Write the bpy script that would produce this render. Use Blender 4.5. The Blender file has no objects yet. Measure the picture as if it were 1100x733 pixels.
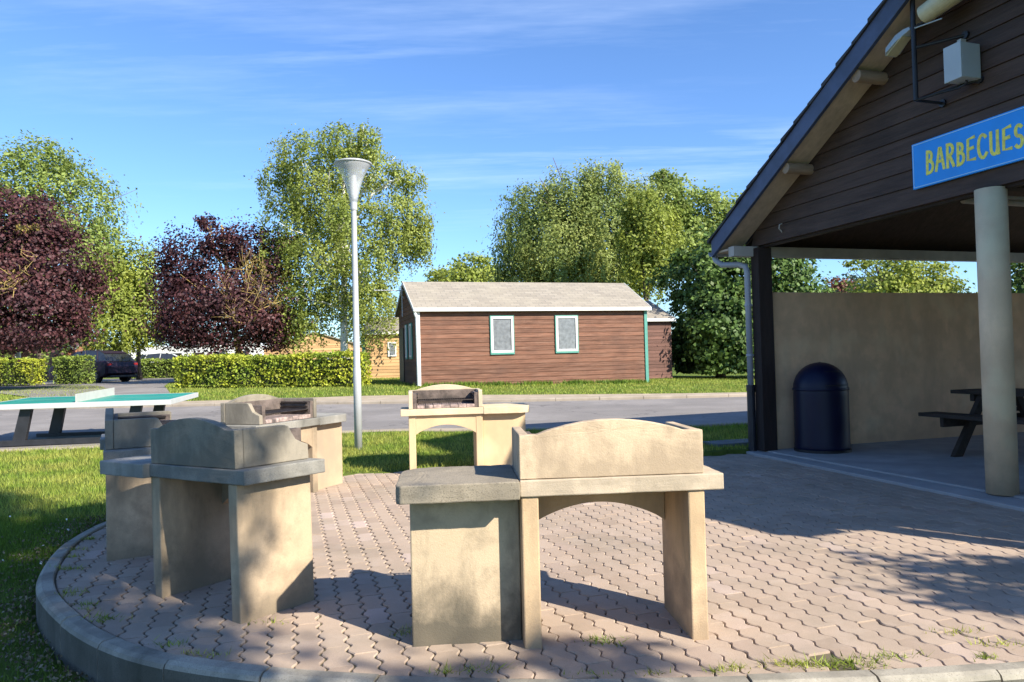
import bpy, bmesh, math, random
import numpy as np
from mathutils import Vector, Matrix
random.seed(7); rng = np.random.default_rng(7)
R = math.radians
scene = bpy.context.scene
COL = scene.collection

# ------------------------------------------------------------------ camera
F, HC, PT, RL = 794.0, 1.3, R(1.33), R(1.4)
f_ = np.array([0, math.cos(PT), math.sin(PT)]); up0 = np.array([0, -math.sin(PT), math.cos(PT)]); rt0 = np.array([1., 0, 0])
r_ = rt0*math.cos(RL) - up0*math.sin(RL); u_ = up0*math.cos(RL) + rt0*math.sin(RL)
cam = bpy.data.cameras.new('camera'); cam.sensor_width = 36; cam.lens = 36*F/1100
cam.clip_end = 3000; cam.clip_start = .05
co = bpy.data.objects.new('camera', cam); COL.objects.link(co); scene.camera = co
m = Matrix(((r_[0], u_[0], -f_[0], 0), (r_[1], u_[1], -f_[1], 0), (r_[2], u_[2], -f_[2], HC), (0, 0, 0, 1)))
co.matrix_world = m

def at(px, py, Y):
    """world point seen at photo pixel (px,py) at distance Y (used to take measurements off the photo)"""
    d = f_ + r_*(px-550)/F - u_*(py-366.5)/F
    return Vector((d[0]*Y/d[1], Y, HC + d[2]*Y/d[1]))

# ------------------------------------------------------------------ node helpers
def new_mat(name):
    mt = bpy.data.materials.new(name); mt.use_nodes = True
    nt = mt.node_tree; nt.nodes.clear()
    out = nt.nodes.new('ShaderNodeOutputMaterial'); b = nt.nodes.new('ShaderNodeBsdfPrincipled')
    nt.links.new(b.outputs[0], out.inputs[0])
    return mt, nt, b, out
def N(nt, t, **k):
    n = nt.nodes.new(t)
    for a, v in k.items():
        if a in n.inputs: n.inputs[a].default_value = v
        else: setattr(n, a, v)
    return n
def coords(nt, scale=(1, 1, 1), rot=(0, 0, 0), kind='Object'):
    tc = nt.nodes.new('ShaderNodeTexCoord'); mp = nt.nodes.new('ShaderNodeMapping')
    mp.inputs['Scale'].default_value = scale; mp.inputs['Rotation'].default_value = rot
    nt.links.new(tc.outputs[kind], mp.inputs[0]); return mp.outputs[0]
def noise(nt, vec, scale, detail=4, rough=.55, lo=.35, hi=.65):
    n = N(nt, 'ShaderNodeTexNoise'); n.inputs['Scale'].default_value = scale; n.inputs['Detail'].default_value = detail
    n.inputs['Roughness'].default_value = rough; nt.links.new(vec, n.inputs['Vector'])
    mr = nt.nodes.new('ShaderNodeMapRange'); mr.inputs[1].default_value = lo; mr.inputs[2].default_value = hi
    nt.links.new(n.outputs['Fac'], mr.inputs[0]); return mr.outputs[0]
def mix(nt, fac, a, b, mode='MIX'):
    n = nt.nodes.new('ShaderNodeMix'); n.data_type = 'RGBA'; n.blend_type = mode
    for s, v in ((n.inputs[0], fac), (n.inputs[6], a), (n.inputs[7], b)):
        if isinstance(v, (int, float)): s.default_value = v
        elif isinstance(v, (tuple, list)): s.default_value = (*v[:3], 1)
        else: nt.links.new(v, s)
    return n.outputs[2]
def math_(nt, op, a, b=None, clamp=False):
    n = nt.nodes.new('ShaderNodeMath'); n.operation = op; n.use_clamp = clamp
    for i, v in enumerate((a, b)):
        if v is None: continue
        if isinstance(v, (int, float)): n.inputs[i].default_value = v
        else: nt.links.new(v, n.inputs[i])
    return n.outputs[0]
def bump(nt, b, h, strength=.3, dist=.01):
    n = nt.nodes.new('ShaderNodeBump'); n.inputs['Strength'].default_value = strength; n.inputs['Distance'].default_value = dist
    nt.links.new(h, n.inputs['Height']); nt.links.new(n.outputs[0], b.inputs['Normal'])

def mat_plain(name, col, rough=.6, metal=0, var=.12, scale=8, bmp=0, spec=.5, grime=None):
    mt, nt, b, o = new_mat(name); v = coords(nt)
    n1 = noise(nt, v, scale)
    c = mix(nt, n1, tuple(x*(1-var) for x in col), tuple(min(1, x*(1+var)) for x in col))
    if grime:
        g = noise(nt, v, scale*.35, 6, .65, .5, .72)
        c = mix(nt, g, c, grime)
    nt.links.new(c, b.inputs['Base Color']); b.inputs['Roughness'].default_value = rough; b.inputs['Metallic'].default_value = metal
    b.inputs['Specular IOR Level'].default_value = spec
    if bmp: bump(nt, b, noise(nt, v, scale*8, 5), bmp, .004)
    return mt

def mat_concrete(name, col, dark, amount=.5, grain=.25, lo=.47, hi=.72, splash=0, chips=0):
    mt, nt, b, o = new_mat(name); v = coords(nt)
    vs = coords(nt, (1, 1, .35))
    big = noise(nt, v, 2.2, 3, .5, .3, .7)
    c = mix(nt, big, tuple(x*.88 for x in col), tuple(min(1, x*1.1) for x in col))
    st = noise(nt, vs, 3.1, 6, .62, lo, hi)
    st = math_(nt, 'MULTIPLY', st, amount)
    c = mix(nt, st, c, dark)
    blot = noise(nt, v, 3.4, 5, .6, .46, .60)
    c = mix(nt, math_(nt, 'MULTIPLY', blot, min(1, amount*.95)), c, tuple((x+y)*.5 for x, y in zip(col, dark)))
    wash = noise(nt, v, 1.9, 3, .5, .55, .7)
    c = mix(nt, math_(nt, 'MULTIPLY', wash, .45), c, tuple(min(.8, x*1.25+.04) for x in col))
    fine = noise(nt, v, 160, 3, .6, .3, .7)
    c = mix(nt, math_(nt, 'MULTIPLY', fine, grain), c, tuple(x*.62 for x in col))
    spots = noise(nt, v, 60, 5, .7, .62, .72)
    c = mix(nt, math_(nt, 'MULTIPLY', spots, .35*amount), c, tuple(x*.5 for x in dark))
    if splash:
        tc = nt.nodes.new('ShaderNodeTexCoord'); sx = nt.nodes.new('ShaderNodeSeparateXYZ'); nt.links.new(tc.outputs['Object'], sx.inputs[0])
        hgt = math_(nt, 'ADD', sx.outputs[2], math_(nt, 'MULTIPLY', noise(nt, v, 5, 5, .6, .3, .7), -.34))
        mr = nt.nodes.new('ShaderNodeMapRange'); mr.inputs[1].default_value = .16; mr.inputs[2].default_value = -.12; nt.links.new(hgt, mr.inputs[0])
        c = mix(nt, math_(nt, 'MULTIPLY', mr.outputs[0], splash), c, dark)
    if chips:
        vo = nt.nodes.new('ShaderNodeTexVoronoi'); vo.inputs['Scale'].default_value = 95; nt.links.new(v, vo.inputs['Vector'])
        mr = nt.nodes.new('ShaderNodeMapRange'); mr.inputs[1].default_value = .32; mr.inputs[2].default_value = .18; nt.links.new(vo.outputs['Distance'], mr.inputs[0])
        c = mix(nt, math_(nt, 'MULTIPLY', mr.outputs[0], chips), c, tuple(x*.45 for x in col))
    nt.links.new(c, b.inputs['Base Color']); b.inputs['Roughness'].default_value = .9; b.inputs['Specular IOR Level'].default_value = .25
    bump(nt, b, noise(nt, v, 120, 5, .7, .2, .8), .35, .004)
    return mt

def mat_leaf(name, col, col2, dark=None, trans=.35, var=.35, clump=.5):
    mt, nt, b, o = new_mat(name); v = coords(nt, kind='Object')
    g = nt.nodes.new('ShaderNodeNewGeometry')
    n1 = noise(nt, v, clump, 3, .6, .38, .62)
    c = mix(nt, n1, col, col2)
    k = nt.nodes.new('ShaderNodeMapRange'); k.inputs[3].default_value = 1-var; k.inputs[4].default_value = 1+var
    nt.links.new(g.outputs['Random Per Island'], k.inputs[0])
    cc = nt.nodes.new('ShaderNodeCombineColor')
    for i in range(3): nt.links.new(k.outputs[0], cc.inputs[i])
    c = mix(nt, 1.0, c, cc.outputs[0], 'MULTIPLY')
    nt.links.new(c, b.inputs['Base Color']); b.inputs['Roughness'].default_value = .55; b.inputs['Specular IOR Level'].default_value = .35
    t = nt.nodes.new('ShaderNodeBsdfTranslucent'); nt.links.new(c, t.inputs[0])
    ms = nt.nodes.new('ShaderNodeMixShader'); ms.inputs[0].default_value = trans
    nt.links.new(b.outputs[0], ms.inputs[1]); nt.links.new(t.outputs[0], ms.inputs[2]); nt.links.new(ms.outputs[0], o.inputs[0])
    return mt

def mat_wood(name, col, axis_scale=(1, 12, 12), var=.35, rough=.75, dark=(.04, .025, .02), pale=None):
    mt, nt, b, o = new_mat(name); v = coords(nt, axis_scale); v0 = coords(nt)
    g = nt.nodes.new('ShaderNodeNewGeometry')
    n1 = noise(nt, v, 2.5, 6, .65, .3, .7)
    c = mix(nt, n1, tuple(x*(1-var) for x in col), tuple(min(1, x*(1+var)) for x in col))
    k = nt.nodes.new('ShaderNodeMapRange'); k.inputs[3].default_value = .78; k.inputs[4].default_value = 1.2
    nt.links.new(g.outputs['Random Per Island'], k.inputs[0])
    cc = nt.nodes.new('ShaderNodeCombineColor')
    for i in range(3): nt.links.new(k.outputs[0], cc.inputs[i])
    c = mix(nt, 1.0, c, cc.outputs[0], 'MULTIPLY')
    if pale:
        c = mix(nt, math_(nt, 'MULTIPLY', noise(nt, v, 1.3, 5, .7, .45, .75), .6), c, pale)
    c = mix(nt, math_(nt, 'MULTIPLY', noise(nt, v0, 1.2, 5, .6, .5, .75), .5), c, dark)
    nt.links.new(c, b.inputs['Base Color']); b.inputs['Roughness'].default_value = rough; b.inputs['Specular IOR Level'].default_value = .3
    bump(nt, b, noise(nt, v, 9, 5), .3, .004)
    return mt

# ------------------------------------------------------------------ object helpers
class MB:
    def __init__(s): s.v = []; s.f = []; s.mi = []; s.cur = 0
    def add(s, vs, fs):
        o = len(s.v); s.v += [tuple(p) for p in vs]; s.f += [tuple(i+o for i in f) for f in fs]; s.mi += [s.cur]*len(fs); return s
    def box(s, x0, x1, y0, y1, z0, z1):
        return s.add([(x0, y0, z0), (x1, y0, z0), (x1, y1, z0), (x0, y1, z0), (x0, y0, z1), (x1, y0, z1), (x1, y1, z1), (x0, y1, z1)],
                     [(0, 3, 2, 1), (4, 5, 6, 7), (0, 1, 5, 4), (1, 2, 6, 5), (2, 3, 7, 6), (3, 0, 4, 7)])
    def prism(s, pts, axis, a, b):
        """2-D outline extruded along axis ('x': pts are (y,z); 'y': (x,z); 'z': (x,y))"""
        n = len(pts)
        def P(p, t):
            return {'x': (t, p[0], p[1]), 'y': (p[0], t, p[1]), 'z': (p[0], p[1], t)}[axis]
        vs = [P(p, a) for p in pts] + [P(p, b) for p in pts]
        fs = [tuple(range(n))[::-1], tuple(range(n, 2*n))] + [(i, (i+1) % n, n+(i+1) % n, n+i) for i in range(n)]
        return s.add(vs, fs)
    def tube(s, path, rad, n=8, cap=True):
        path = [Vector(p) for p in path]; k = len(path)
        if not hasattr(rad, '__len__'): rad = [rad]*k
        vs = []; prev = None
        for i, p in enumerate(path):
            d = (path[min(i+1, k-1)] - path[max(i-1, 0)]).normalized()
            a = d.orthogonal().normalized() if prev is None else (prev - d*prev.dot(d)).normalized()
            prev = a; b = d.cross(a)
            for j in range(n):
                t = 2*math.pi*j/n; vs.append(p + (a*math.cos(t) + b*math.sin(t))*rad[i])
        fs = [(i*n+j, i*n+(j+1) % n, (i+1)*n+(j+1) % n, (i+1)*n+j) for i in range(k-1) for j in range(n)]
        if cap: fs += [tuple(range(n))[::-1], tuple(range((k-1)*n, k*n))]
        return s.add(vs, fs)
    def lathe(s, prof, c=(0, 0, 0), n=32, cap=True):
        vs = [(c[0]+r*math.cos(2*math.pi*j/n), c[1]+r*math.sin(2*math.pi*j/n), c[2]+z) for r, z in prof for j in range(n)]
        k = len(prof)
        fs = [(i*n+j, i*n+(j+1) % n, (i+1)*n+(j+1) % n, (i+1)*n+j) for i in range(k-1) for j in range(n)]
        if cap: fs += [tuple(range(n))[::-1], tuple(range((k-1)*n, k*n))]
        return s.add(vs, fs)
    def build(s, name, mats, parent=None, smooth=False, bevel=0, recalc=True):
        me = bpy.data.meshes.new(name); me.from_pydata(s.v, [], s.f)
        if not isinstance(mats, (list, tuple)): mats = [mats]
        for q in mats: me.materials.append(q)
        if len(mats) > 1: me.polygons.foreach_set('material_index', s.mi)
        if recalc:
            bm = bmesh.new(); bm.from_mesh(me); bmesh.ops.recalc_face_normals(bm, faces=bm.faces); bm.to_mesh(me); bm.free()
        if smooth: me.polygons.foreach_set('use_smooth', [True]*len(me.polygons))
        o = bpy.data.objects.new(name, me); COL.objects.link(o)
        if parent: o.parent = parent
        if bevel:
            bv = o.modifiers.new('bevel', 'BEVEL'); bv.width = bevel; bv.segments = 2; bv.limit_method = 'ANGLE'; bv.angle_limit = R(40)
        return o
def tag(o, label=None, cat=None, group=None, kind=None):
    if label: o['label'] = label
    if cat: o['category'] = cat
    if group: o['group'] = group
    if kind: o['kind'] = kind
    return o
def thing(name, loc, rz=0, label=None, cat=None, group=None, rx=0, ry=0):
    o = bpy.data.objects.new(name, None); COL.objects.link(o); o.location = loc; o.rotation_euler = (rx, ry, rz)
    o.empty_display_size = .2
    return tag(o, label, cat, group)
def quads_mesh(name, V, mat, parent=None, nper=4):
    """V: (n, nper, 3) float array, one loose face per row"""
    n = V.shape[0]; me = bpy.data.meshes.new(name)
    me.vertices.add(n*nper); me.vertices.foreach_set('co', V.reshape(-1).astype(np.float32))
    me.loops.add(n*nper); me.loops.foreach_set('vertex_index', np.arange(n*nper, dtype=np.int32))
    me.polygons.add(n); me.polygons.foreach_set('loop_start', np.arange(0, n*nper, nper, dtype=np.int32))
    try: me.polygons.foreach_set('loop_total', np.full(n, nper, dtype=np.int32))
    except Exception: pass
    me.update(calc_edges=True); me.materials.append(mat)
    o = bpy.data.objects.new(name, me); COL.objects.link(o)
    if parent: o.parent = parent
    return o
def curve_pts(pts, n=12, closed=False):
    P = [np.array(p, float) for p in pts]; out = []; k = len(P)
    for i in range(k if closed else k-1):
        p0 = P[(i-1) % k] if closed or i > 0 else P[0]*2-P[1]
        p1 = P[i]; p2 = P[(i+1) % k]
        p3 = P[(i+2) % k] if closed or i+2 < k else P[-1]*2-P[-2]
        for j in range(n):
            t = j/n
            out.append(.5*((2*p1)+(-p0+p2)*t+(2*p0-5*p1+4*p2-p3)*t*t+(-p0+3*p1-3*p2+p3)*t**3))
    if not closed: out.append(P[-1])
    return out
def sm(a, b, x):
    t = np.clip((x-a)/(b-a), 0, 1); return t*t*(3-2*t)

# ------------------------------------------------------------------ layout frames
A17 = R(17); E1 = Vector((math.cos(A17), math.sin(A17), 0)); E2 = Vector((-math.sin(A17), math.cos(A17), 0))
P0 = Vector((3.21, 9.50, 0))
def G(x, y, z=0): return P0 + E1*x + E2*y + Vector((0, 0, z))

# patio outline (outer edge of the kerb), anticlockwise
KERB = [(-2.75, 8.35), (-3.22, 7.6), (-3.46, 6.6), (-3.42, 5.7), (-3.02, 4.68), (-2.5, 3.98), (-1.80, 3.38), (-1.0, 3.07), (0, 2.92), (1.0, 2.90), (1.9, 2.95), (2.9, 3.13), (4.2, 3.68)]
kerb_line = [tuple(p) for p in curve_pts(KERB, 10)]
PATIO = kerb_line + [(5.2, 4.4), (3.4, 10.0), (3.02, 9.58), (1.2, 9.2), (-.1, 8.95), (-1.3, 8.75), (-2.2, 8.5)]
PP = np.array(PATIO)
def inside(poly, x, y):
    x = np.asarray(x, float); y = np.asarray(y, float); r = np.zeros(x.shape, bool); n = len(poly)
    for i in range(n):
        x1, y1 = poly[i]; x2, y2 = poly[(i+1) % n]
        c = ((y1 > y) != (y2 > y)) & (x < (x2-x1)*(y-y1)/((y2-y1) if y2 != y1 else 1e-9)+x1)
        r ^= c
    return r
def inset(poly, d):
    n = len(poly); out = []
    for i in range(n):
        a = np.array(poly[i-1]); b = np.array(poly[i]); c = np.array(poly[(i+1) % n])
        t1 = b-a; t2 = c-b; n1 = np.array((-t1[1], t1[0])); n2 = np.array((-t2[1], t2[0]))
        nn = n1/(np.linalg.norm(n1)+1e-9)+n2/(np.linalg.norm(n2)+1e-9); nn /= np.linalg.norm(nn)+1e-9
        out.append(tuple(b+nn*d))
    return out
def T(x, y):
    """ground height"""
    x = np.asarray(x, float); y = np.asarray(y, float)
    b = np.interp(y, [-50, 7.5, 9, 12, 17, 25, 40, 120, 400], [0, 0, .02, .15, .29, .43, .45, .6, 2])
    b = b - .024*np.clip(x, -4, 9)*sm(14, 23, y)
    b = b - .19*(1-sm(3.9, 6.4, y))*(1-sm(-1, 3, x)*.35)
    return b
def Tz(x, y): return float(T(x, y))

# ------------------------------------------------------------------ ground materials
def mat_grass_ground():
    mt, nt, b, o = new_mat('lawn'); v = coords(nt)
    a = noise(nt, v, .5, 4, .6, .3, .7); c = mix(nt, a, (.11, .165, .02), (.20, .26, .04))
    d = noise(nt, v, 9, 6, .7, .35, .65); c = mix(nt, d, c, (.085, .14, .02))
    e = noise(nt, v, 45, 4, .7, .35, .7); c = mix(nt, math_(nt, 'MULTIPLY', e, .55), c, (.17, .20, .06))
    dry = noise(nt, v, 1.3, 5, .7, .56, .72); c = mix(nt, math_(nt, 'MULTIPLY', dry, .5), c, (.23, .21, .09))
    nt.links.new(c, b.inputs['Base Color']); b.inputs['Roughness'].default_value = .95; b.inputs['Specular IOR Level'].default_value = .1
    bump(nt, b, noise(nt, v, 60, 6, .75, .2, .8), .9, .03); return mt
def mat_asphalt(name, col=(.245, .222, .205)):
    mt, nt, b, o = new_mat(name); v = coords(nt)
    c = mix(nt, noise(nt, v, .7, 4), tuple(x*.85 for x in col), tuple(x*1.12 for x in col))
    c = mix(nt, math_(nt, 'MULTIPLY', noise(nt, v, 90, 3, .6), .5), c, tuple(x*.6 for x in col))
    st = noise(nt, coords(nt, (.15, 1, 1)), 1.6, 5, .6, .5, .7); c = mix(nt, math_(nt, 'MULTIPLY', st, .45), c, tuple(x*.6 for x in col)); c = mix(nt, math_(nt, 'MULTIPLY', noise(nt, v, .35, 6, .7, .52, .6), .35), c, tuple(x*1.25 for x in col))
    vo = nt.nodes.new('ShaderNodeTexVoronoi'); vo.feature = 'DISTANCE_TO_EDGE'; vo.inputs['Scale'].default_value = .55
    nd = nt.nodes.new('ShaderNodeTexNoise'); nd.inputs['Scale'].default_value = 2.2; nd.inputs['Detail'].default_value = 5; nt.links.new(v, nd.inputs['Vector'])
    va = nt.nodes.new('ShaderNodeVectorMath'); va.operation = 'ADD'; nt.links.new(v, va.inputs[0]); nt.links.new(nd.outputs['Color'], va.inputs[1]); nt.links.new(va.outputs[0], vo.inputs['Vector'])
    mr = nt.nodes.new('ShaderNodeMapRange'); mr.inputs[1].default_value = .016; mr.inputs[2].default_value = .004; nt.links.new(vo.outputs['Distance'], mr.inputs[0])
    c = mix(nt, math_(nt, 'MULTIPLY', math_(nt, 'MULTIPLY', mr.outputs[0], noise(nt, v, .4, 3, .5, .45, .6)), .7), c, tuple(x*.35 for x in col))
    nt.links.new(c, b.inputs['Base Color']); b.inputs['Roughness'].default_value = .85
    bump(nt, b, noise(nt, v, 150, 3), .4, .005); return mt
M = {}
M['lawn'] = mat_grass_ground()
M['asphalt'] = mat_asphalt('asphalt')
M['verge'] = mat_concrete('sandy_verge', (.42, .34, .25), (.22, .19, .12), .5)
M['kerb'] = mat_concrete('kerb_concrete', (.40, .36, .29), (.06, .055, .045), 1, .5, chips=.5)
M['kerb_road'] = mat_concrete('road_kerb', (.33, .28, .225), (.2, .17, .13), .5)
def mat_paver():
    mt, nt, b, o = new_mat('paver'); v = coords(nt); g = nt.nodes.new('ShaderNodeNewGeometry')
    cr = nt.nodes.new('ShaderNodeValToRGB'); nt.links.new(g.outputs['Random Per Island'], cr.inputs[0])
    el = cr.color_ramp.elements; el[0].color = (.40, .30, .235, 1); el[1].color = (.55, .425, .36, 1)
    e = el.new(.35); e.color = (.43, .325, .245, 1); e = el.new(.93); e.color = (.46, .35, .265, 1); e = el.new(.12); e.color = (.37, .275, .205, 1)
    c = cr.outputs[0]
    c = mix(nt, math_(nt, 'MULTIPLY', noise(nt, v, 1.1, 6, .65, .45, .68), .6), c, (.24, .20, .15))
    c = mix(nt, math_(nt, 'MULTIPLY', noise(nt, v, 5, 5, .65, .5, .75), .4), c, (.50, .41, .34))
    c = mix(nt, math_(nt, 'MULTIPLY', noise(nt, v, 220, 3, .6, .35, .7), .4), c, (.21, .165, .13))
    nt.links.new(c, b.inputs['Base Color']); b.inputs['Roughness'].default_value = .88; b.inputs['Specular IOR Level'].default_value = .3
    bump(nt, b, noise(nt, v, 140, 4, .7, .2, .8), .4, .003); return mt
M['paver'] = mat_paver()
M['joint'] = mat_concrete('joint_soil', (.15, .12, .08), (.07, .07, .035), .9)

# ------------------------------------------------------------------ ground sheet
inner_cut = inset(PATIO, .09)
def axis_vals(lo, a, b, hi, d0, grow=1.13):
    v = list(np.arange(a, b+1e-6, d0)); d = d0; x = b
    while x < hi: d = min(d*grow, 60); x += d; v.append(x)
    d = d0; x = a
    while x > lo: d = min(d*grow, 60); x -= d; v.insert(0, x)
    return np.array(v)
xs = axis_vals(-700, -5.2, 5.5, 700, .13); ys = axis_vals(-60, 2, 10.5, 1500, .13)
X, Y = np.meshgrid(xs, ys); Z = T(X, Y)
bumps = .012*np.sin(X*2.3+np.cos(Y*1.7)*2)*np.sin(Y*2.9+X)
Z = Z + np.where(Y < 25, bumps, 0)
ins = inside(inner_cut, X, Y)
slab_poly = [tuple(G(x, y)[:2]) for x, y in ((-.1, -7.3), (9.3, -7.3), (9.3, .15), (-.0, .15))]
ins |= inside(slab_poly, X, Y)
Z = np.where(ins, -.3, Z)
nx, ny = len(xs), len(ys)
V = np.stack([X, Y, Z], -1).reshape(-1, 3); idx = np.arange(nx*ny).reshape(ny, nx)
fc = np.stack([idx[:-1, :-1], idx[:-1, 1:], idx[1:, 1:], idx[1:, :-1]], -1).reshape(-1, 4)
me = bpy.data.meshes.new('lawn'); me.from_pydata(V.tolist(), [], fc.tolist()); me.materials.append(M['lawn'])
me.polygons.foreach_set('use_smooth', [True]*len(me.polygons))
o = bpy.data.objects.new('lawn', me); COL.objects.link(o); tag(o, kind='structure')

def strip(name, near, far, mat, dz=.02, nx_=80, ny_=6, kind='structure'):
    a = curve_pts(near, 12); b = curve_pts(far, 12)
    def samp(c, t):
        c = np.array(c); s = np.linspace(0, 1, len(c)); return np.array([np.interp(t, s, c[:, i]) for i in range(2)])
    mb = MB()
    for j in range(ny_+1):
        for i in range(nx_+1):
            p = samp(a, i/nx_)*(1-j/ny_)+samp(b, i/nx_)*j/ny_
            mb.v.append((p[0], p[1], Tz(*p)+dz))
    w = nx_+1
    for j in range(ny_):
        for i in range(nx_): mb.f.append((j*w+i, j*w+i+1, (j+1)*w+i+1, (j+1)*w+i)); mb.mi.append(0)
    o = mb.build(name, mat, recalc=False); tag(o, kind=kind); return o
RN = [(-60, 9.5), (-25, 10.2), (-8, 11.0), (-3, 12.15), (2, 11.9), (6, 12.3), (14, 13.6), (40, 19)]
RF = [(-60, 17.5), (-25, 17.9), (-8, 17.4), (-3, 16.9), (2, 16.8), (6, 17.2), (14, 19.2), (40, 25.5)]
RV = [(-60, 19.0), (-25, 19.4), (-8.5, 18.9), (-3, 19.3), (2, 19.0), (6, 19.2), (14, 21.2), (40, 27.7)]
strip('road', RN, RF, M['asphalt'], .025, 140, 8)
strip('gravel_verge', [(p[0], p[1]+.14) for p in RF], RV, M['verge'], .03, 120, 3)
M['kerb_dirt_shade'] = mat_concrete('dirty_shaded_kerb_face', (.17, .155, .125), (.035, .035, .022), 1, .6, chips=.5)  # outer kerb face: dirt, plus its shade painted into a darker colour
def kerb_strip(name, line, w, h, mat, depth=.2, seg=1.0, base=None, face=None):
    """a row of kerb stones following a line"""
    pts = [np.array(p[:2]) for p in curve_pts(line, 14)] if len(line) < 40 else [np.array(p[:2]) for p in line]
    L = [0]
    for i in range(1, len(pts)): L.append(L[-1]+np.linalg.norm(pts[i]-pts[i-1]))
    P = np.array(pts)
    def pos(s):
        return np.array([np.interp(s, L, P[:, 0]), np.interp(s, L, P[:, 1])])
    mb = MB(); n = int(L[-1]/seg)
    for k in range(n):
        s0 = k*seg+.005; s1 = (k+1)*seg-.005; jz = random.uniform(-.004, .004); q = 6; rings = []
        for i in range(q+1):
            s = s0+(s1-s0)*i/q; p = pos(s); t = pos(s+.02)-pos(s-.02); t /= np.linalg.norm(t)+1e-9
            nn = np.array((-t[1], t[0])); z = (Tz(*p) if base is None else base)
            prof = [(0, -depth), (0, h-.03), (.008, h-.012), (.028, h), (w-.008, h), (w, h-.008), (w, -depth)]
            rings.append([(p[0]+nn[0]*a, p[1]+nn[1]*a, z+b+jz) for a, b in prof])
        nv = len(rings[0]); vs = [v for r in rings for v in r]
        fs = [(i*nv+j, i*nv+(j+1) % nv, (i+1)*nv+(j+1) % nv, (i+1)*nv+j) for i in range(q) for j in range(nv)]
        fs += [tuple(range(nv))[::-1], tuple(range(q*nv, (q+1)*nv))]
        mb.add(vs, fs)
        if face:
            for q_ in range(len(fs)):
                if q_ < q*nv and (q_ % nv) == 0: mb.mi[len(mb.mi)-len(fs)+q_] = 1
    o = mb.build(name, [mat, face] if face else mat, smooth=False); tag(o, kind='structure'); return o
kerb_strip('road_kerb', RF, .14, .10, M['kerb_road'])
kerb_strip('lawn_kerb', [(x, y-.16) for x, y in RN], .16, .035, M['kerb_road'])
kerb_strip('patio_kerb', kerb_line, .095, .012, M['kerb'], depth=.4, seg=.5, base=0.0, face=M['kerb_dirt_shade'])
# side road to the parking behind the hedges
SR = [(-8.7, 18.8), (-10.2, 22), (-13.2, 28), (-15.8, 34), (-13, 46), (-38, 50), (-34, 41), (-24, 37.5), (-17.4, 31), (-12.9, 24), (-11.4, 19.1)]
g = MB(); ring = [(x, y, Tz(x, y)+.035) for x, y in SR]
c0 = (-14, 30, Tz(-14, 30)+.035)
bm = bmesh.new(); vs = [bm.verts.new(p) for p in ring]; fc_ = bm.faces.new(vs); bmesh.ops.triangulate(bm, faces=[fc_])
bmesh.ops.subdivide_edges(bm, edges=bm.edges[:], cuts=6, use_grid_fill=True)
for v in bm.verts: v.co.z = Tz(v.co.x, v.co.y)+.035
me = bpy.data.meshes.new('side_road'); bm.to_mesh(me); bm.free(); me.materials.append(M['asphalt'])
o = bpy.data.objects.new('side_road', me); COL.objects.link(o); tag(o, kind='structure')

# ------------------------------------------------------------------ patio: bed + pavers
bm = bmesh.new(); vs = [bm.verts.new((x, y, -.0105)) for x, y in inset(PATIO, .03)]; bm.faces.new(vs)
me = bpy.data.meshes.new('patio_bed'); bm.to_mesh(me); bm.free(); me.materials.append(M['joint'])
o = bpy.data.objects.new('patio_bed', me); COL.objects.link(o); tag(o, kind='structure')
clip = inset(PATIO, .106)
def seg_inside(poly): return poly
def clip_poly(sub, cl):
    out = sub
    n = len(cl)
    for i in range(n):
        a = cl[i]; b = cl[(i+1) % n]; ex, ey = b[0]-a[0], b[1]-a[1]; inp = out; out = []
        if not inp: return []
        for j in range(len(inp)):
            p = inp[j]; q = inp[(j+1) % len(inp)]
            sp = ex*(p[1]-a[1])-ey*(p[0]-a[0]); sq = ex*(q[1]-a[1])-ey*(q[0]-a[0])
            if sp >= 0: out.append(p)
            if (sp >= 0) != (sq >= 0):
                t = sp/(sp-sq); out.append((p[0]+(q[0]-p[0])*t, p[1]+(q[1]-p[1])*t))
    return out
# convex part of the outline is enough for clipping at the kerb; the back edge is covered by the lawn
hull = []
def convex(pts):
    pts = sorted(set(pts)); lo = []; hi = []
    cr = lambda o, a, b: (a[0]-o[0])*(b[1]-o[1])-(a[1]-o[1])*(b[0]-o[0])
    for p in pts:
        while len(lo) > 1 and cr(lo[-2], lo[-1], p) <= 0: lo.pop()
        lo.append(p)
    for p in reversed(pts):
        while len(hi) > 1 and cr(hi[-2], hi[-1], p) <= 0: hi.pop()
        hi.append(p)
    return lo[:-1]+hi[:-1]
hull = convex(clip)
RW, PL, AMP = .116, .232, .0115
e1 = np.array(E1[:2]); e2 = np.array(E2[:2]); org = np.array((-.02, 3.3))
pv = MB()
holes = [at(880, 706, 3.12), at(292+12, 690, 3.3)]
def tri(v): 
    w_ = math.sin(2*math.pi*(v/RW+.25)); return AMP*math.copysign(abs(w_)**.62, w_)
CA = np.array(clip)
CS = np.concatenate([CA+(np.roll(CA, -1, 0)-CA)*t for t in (0, .2, .4, .6, .8)])
def near_edge(c): return np.min(np.abs(CS-c).max(1)) < .3 or not inside(clip, np.array([c[0]]), np.array([c[1]]))[0]
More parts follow.
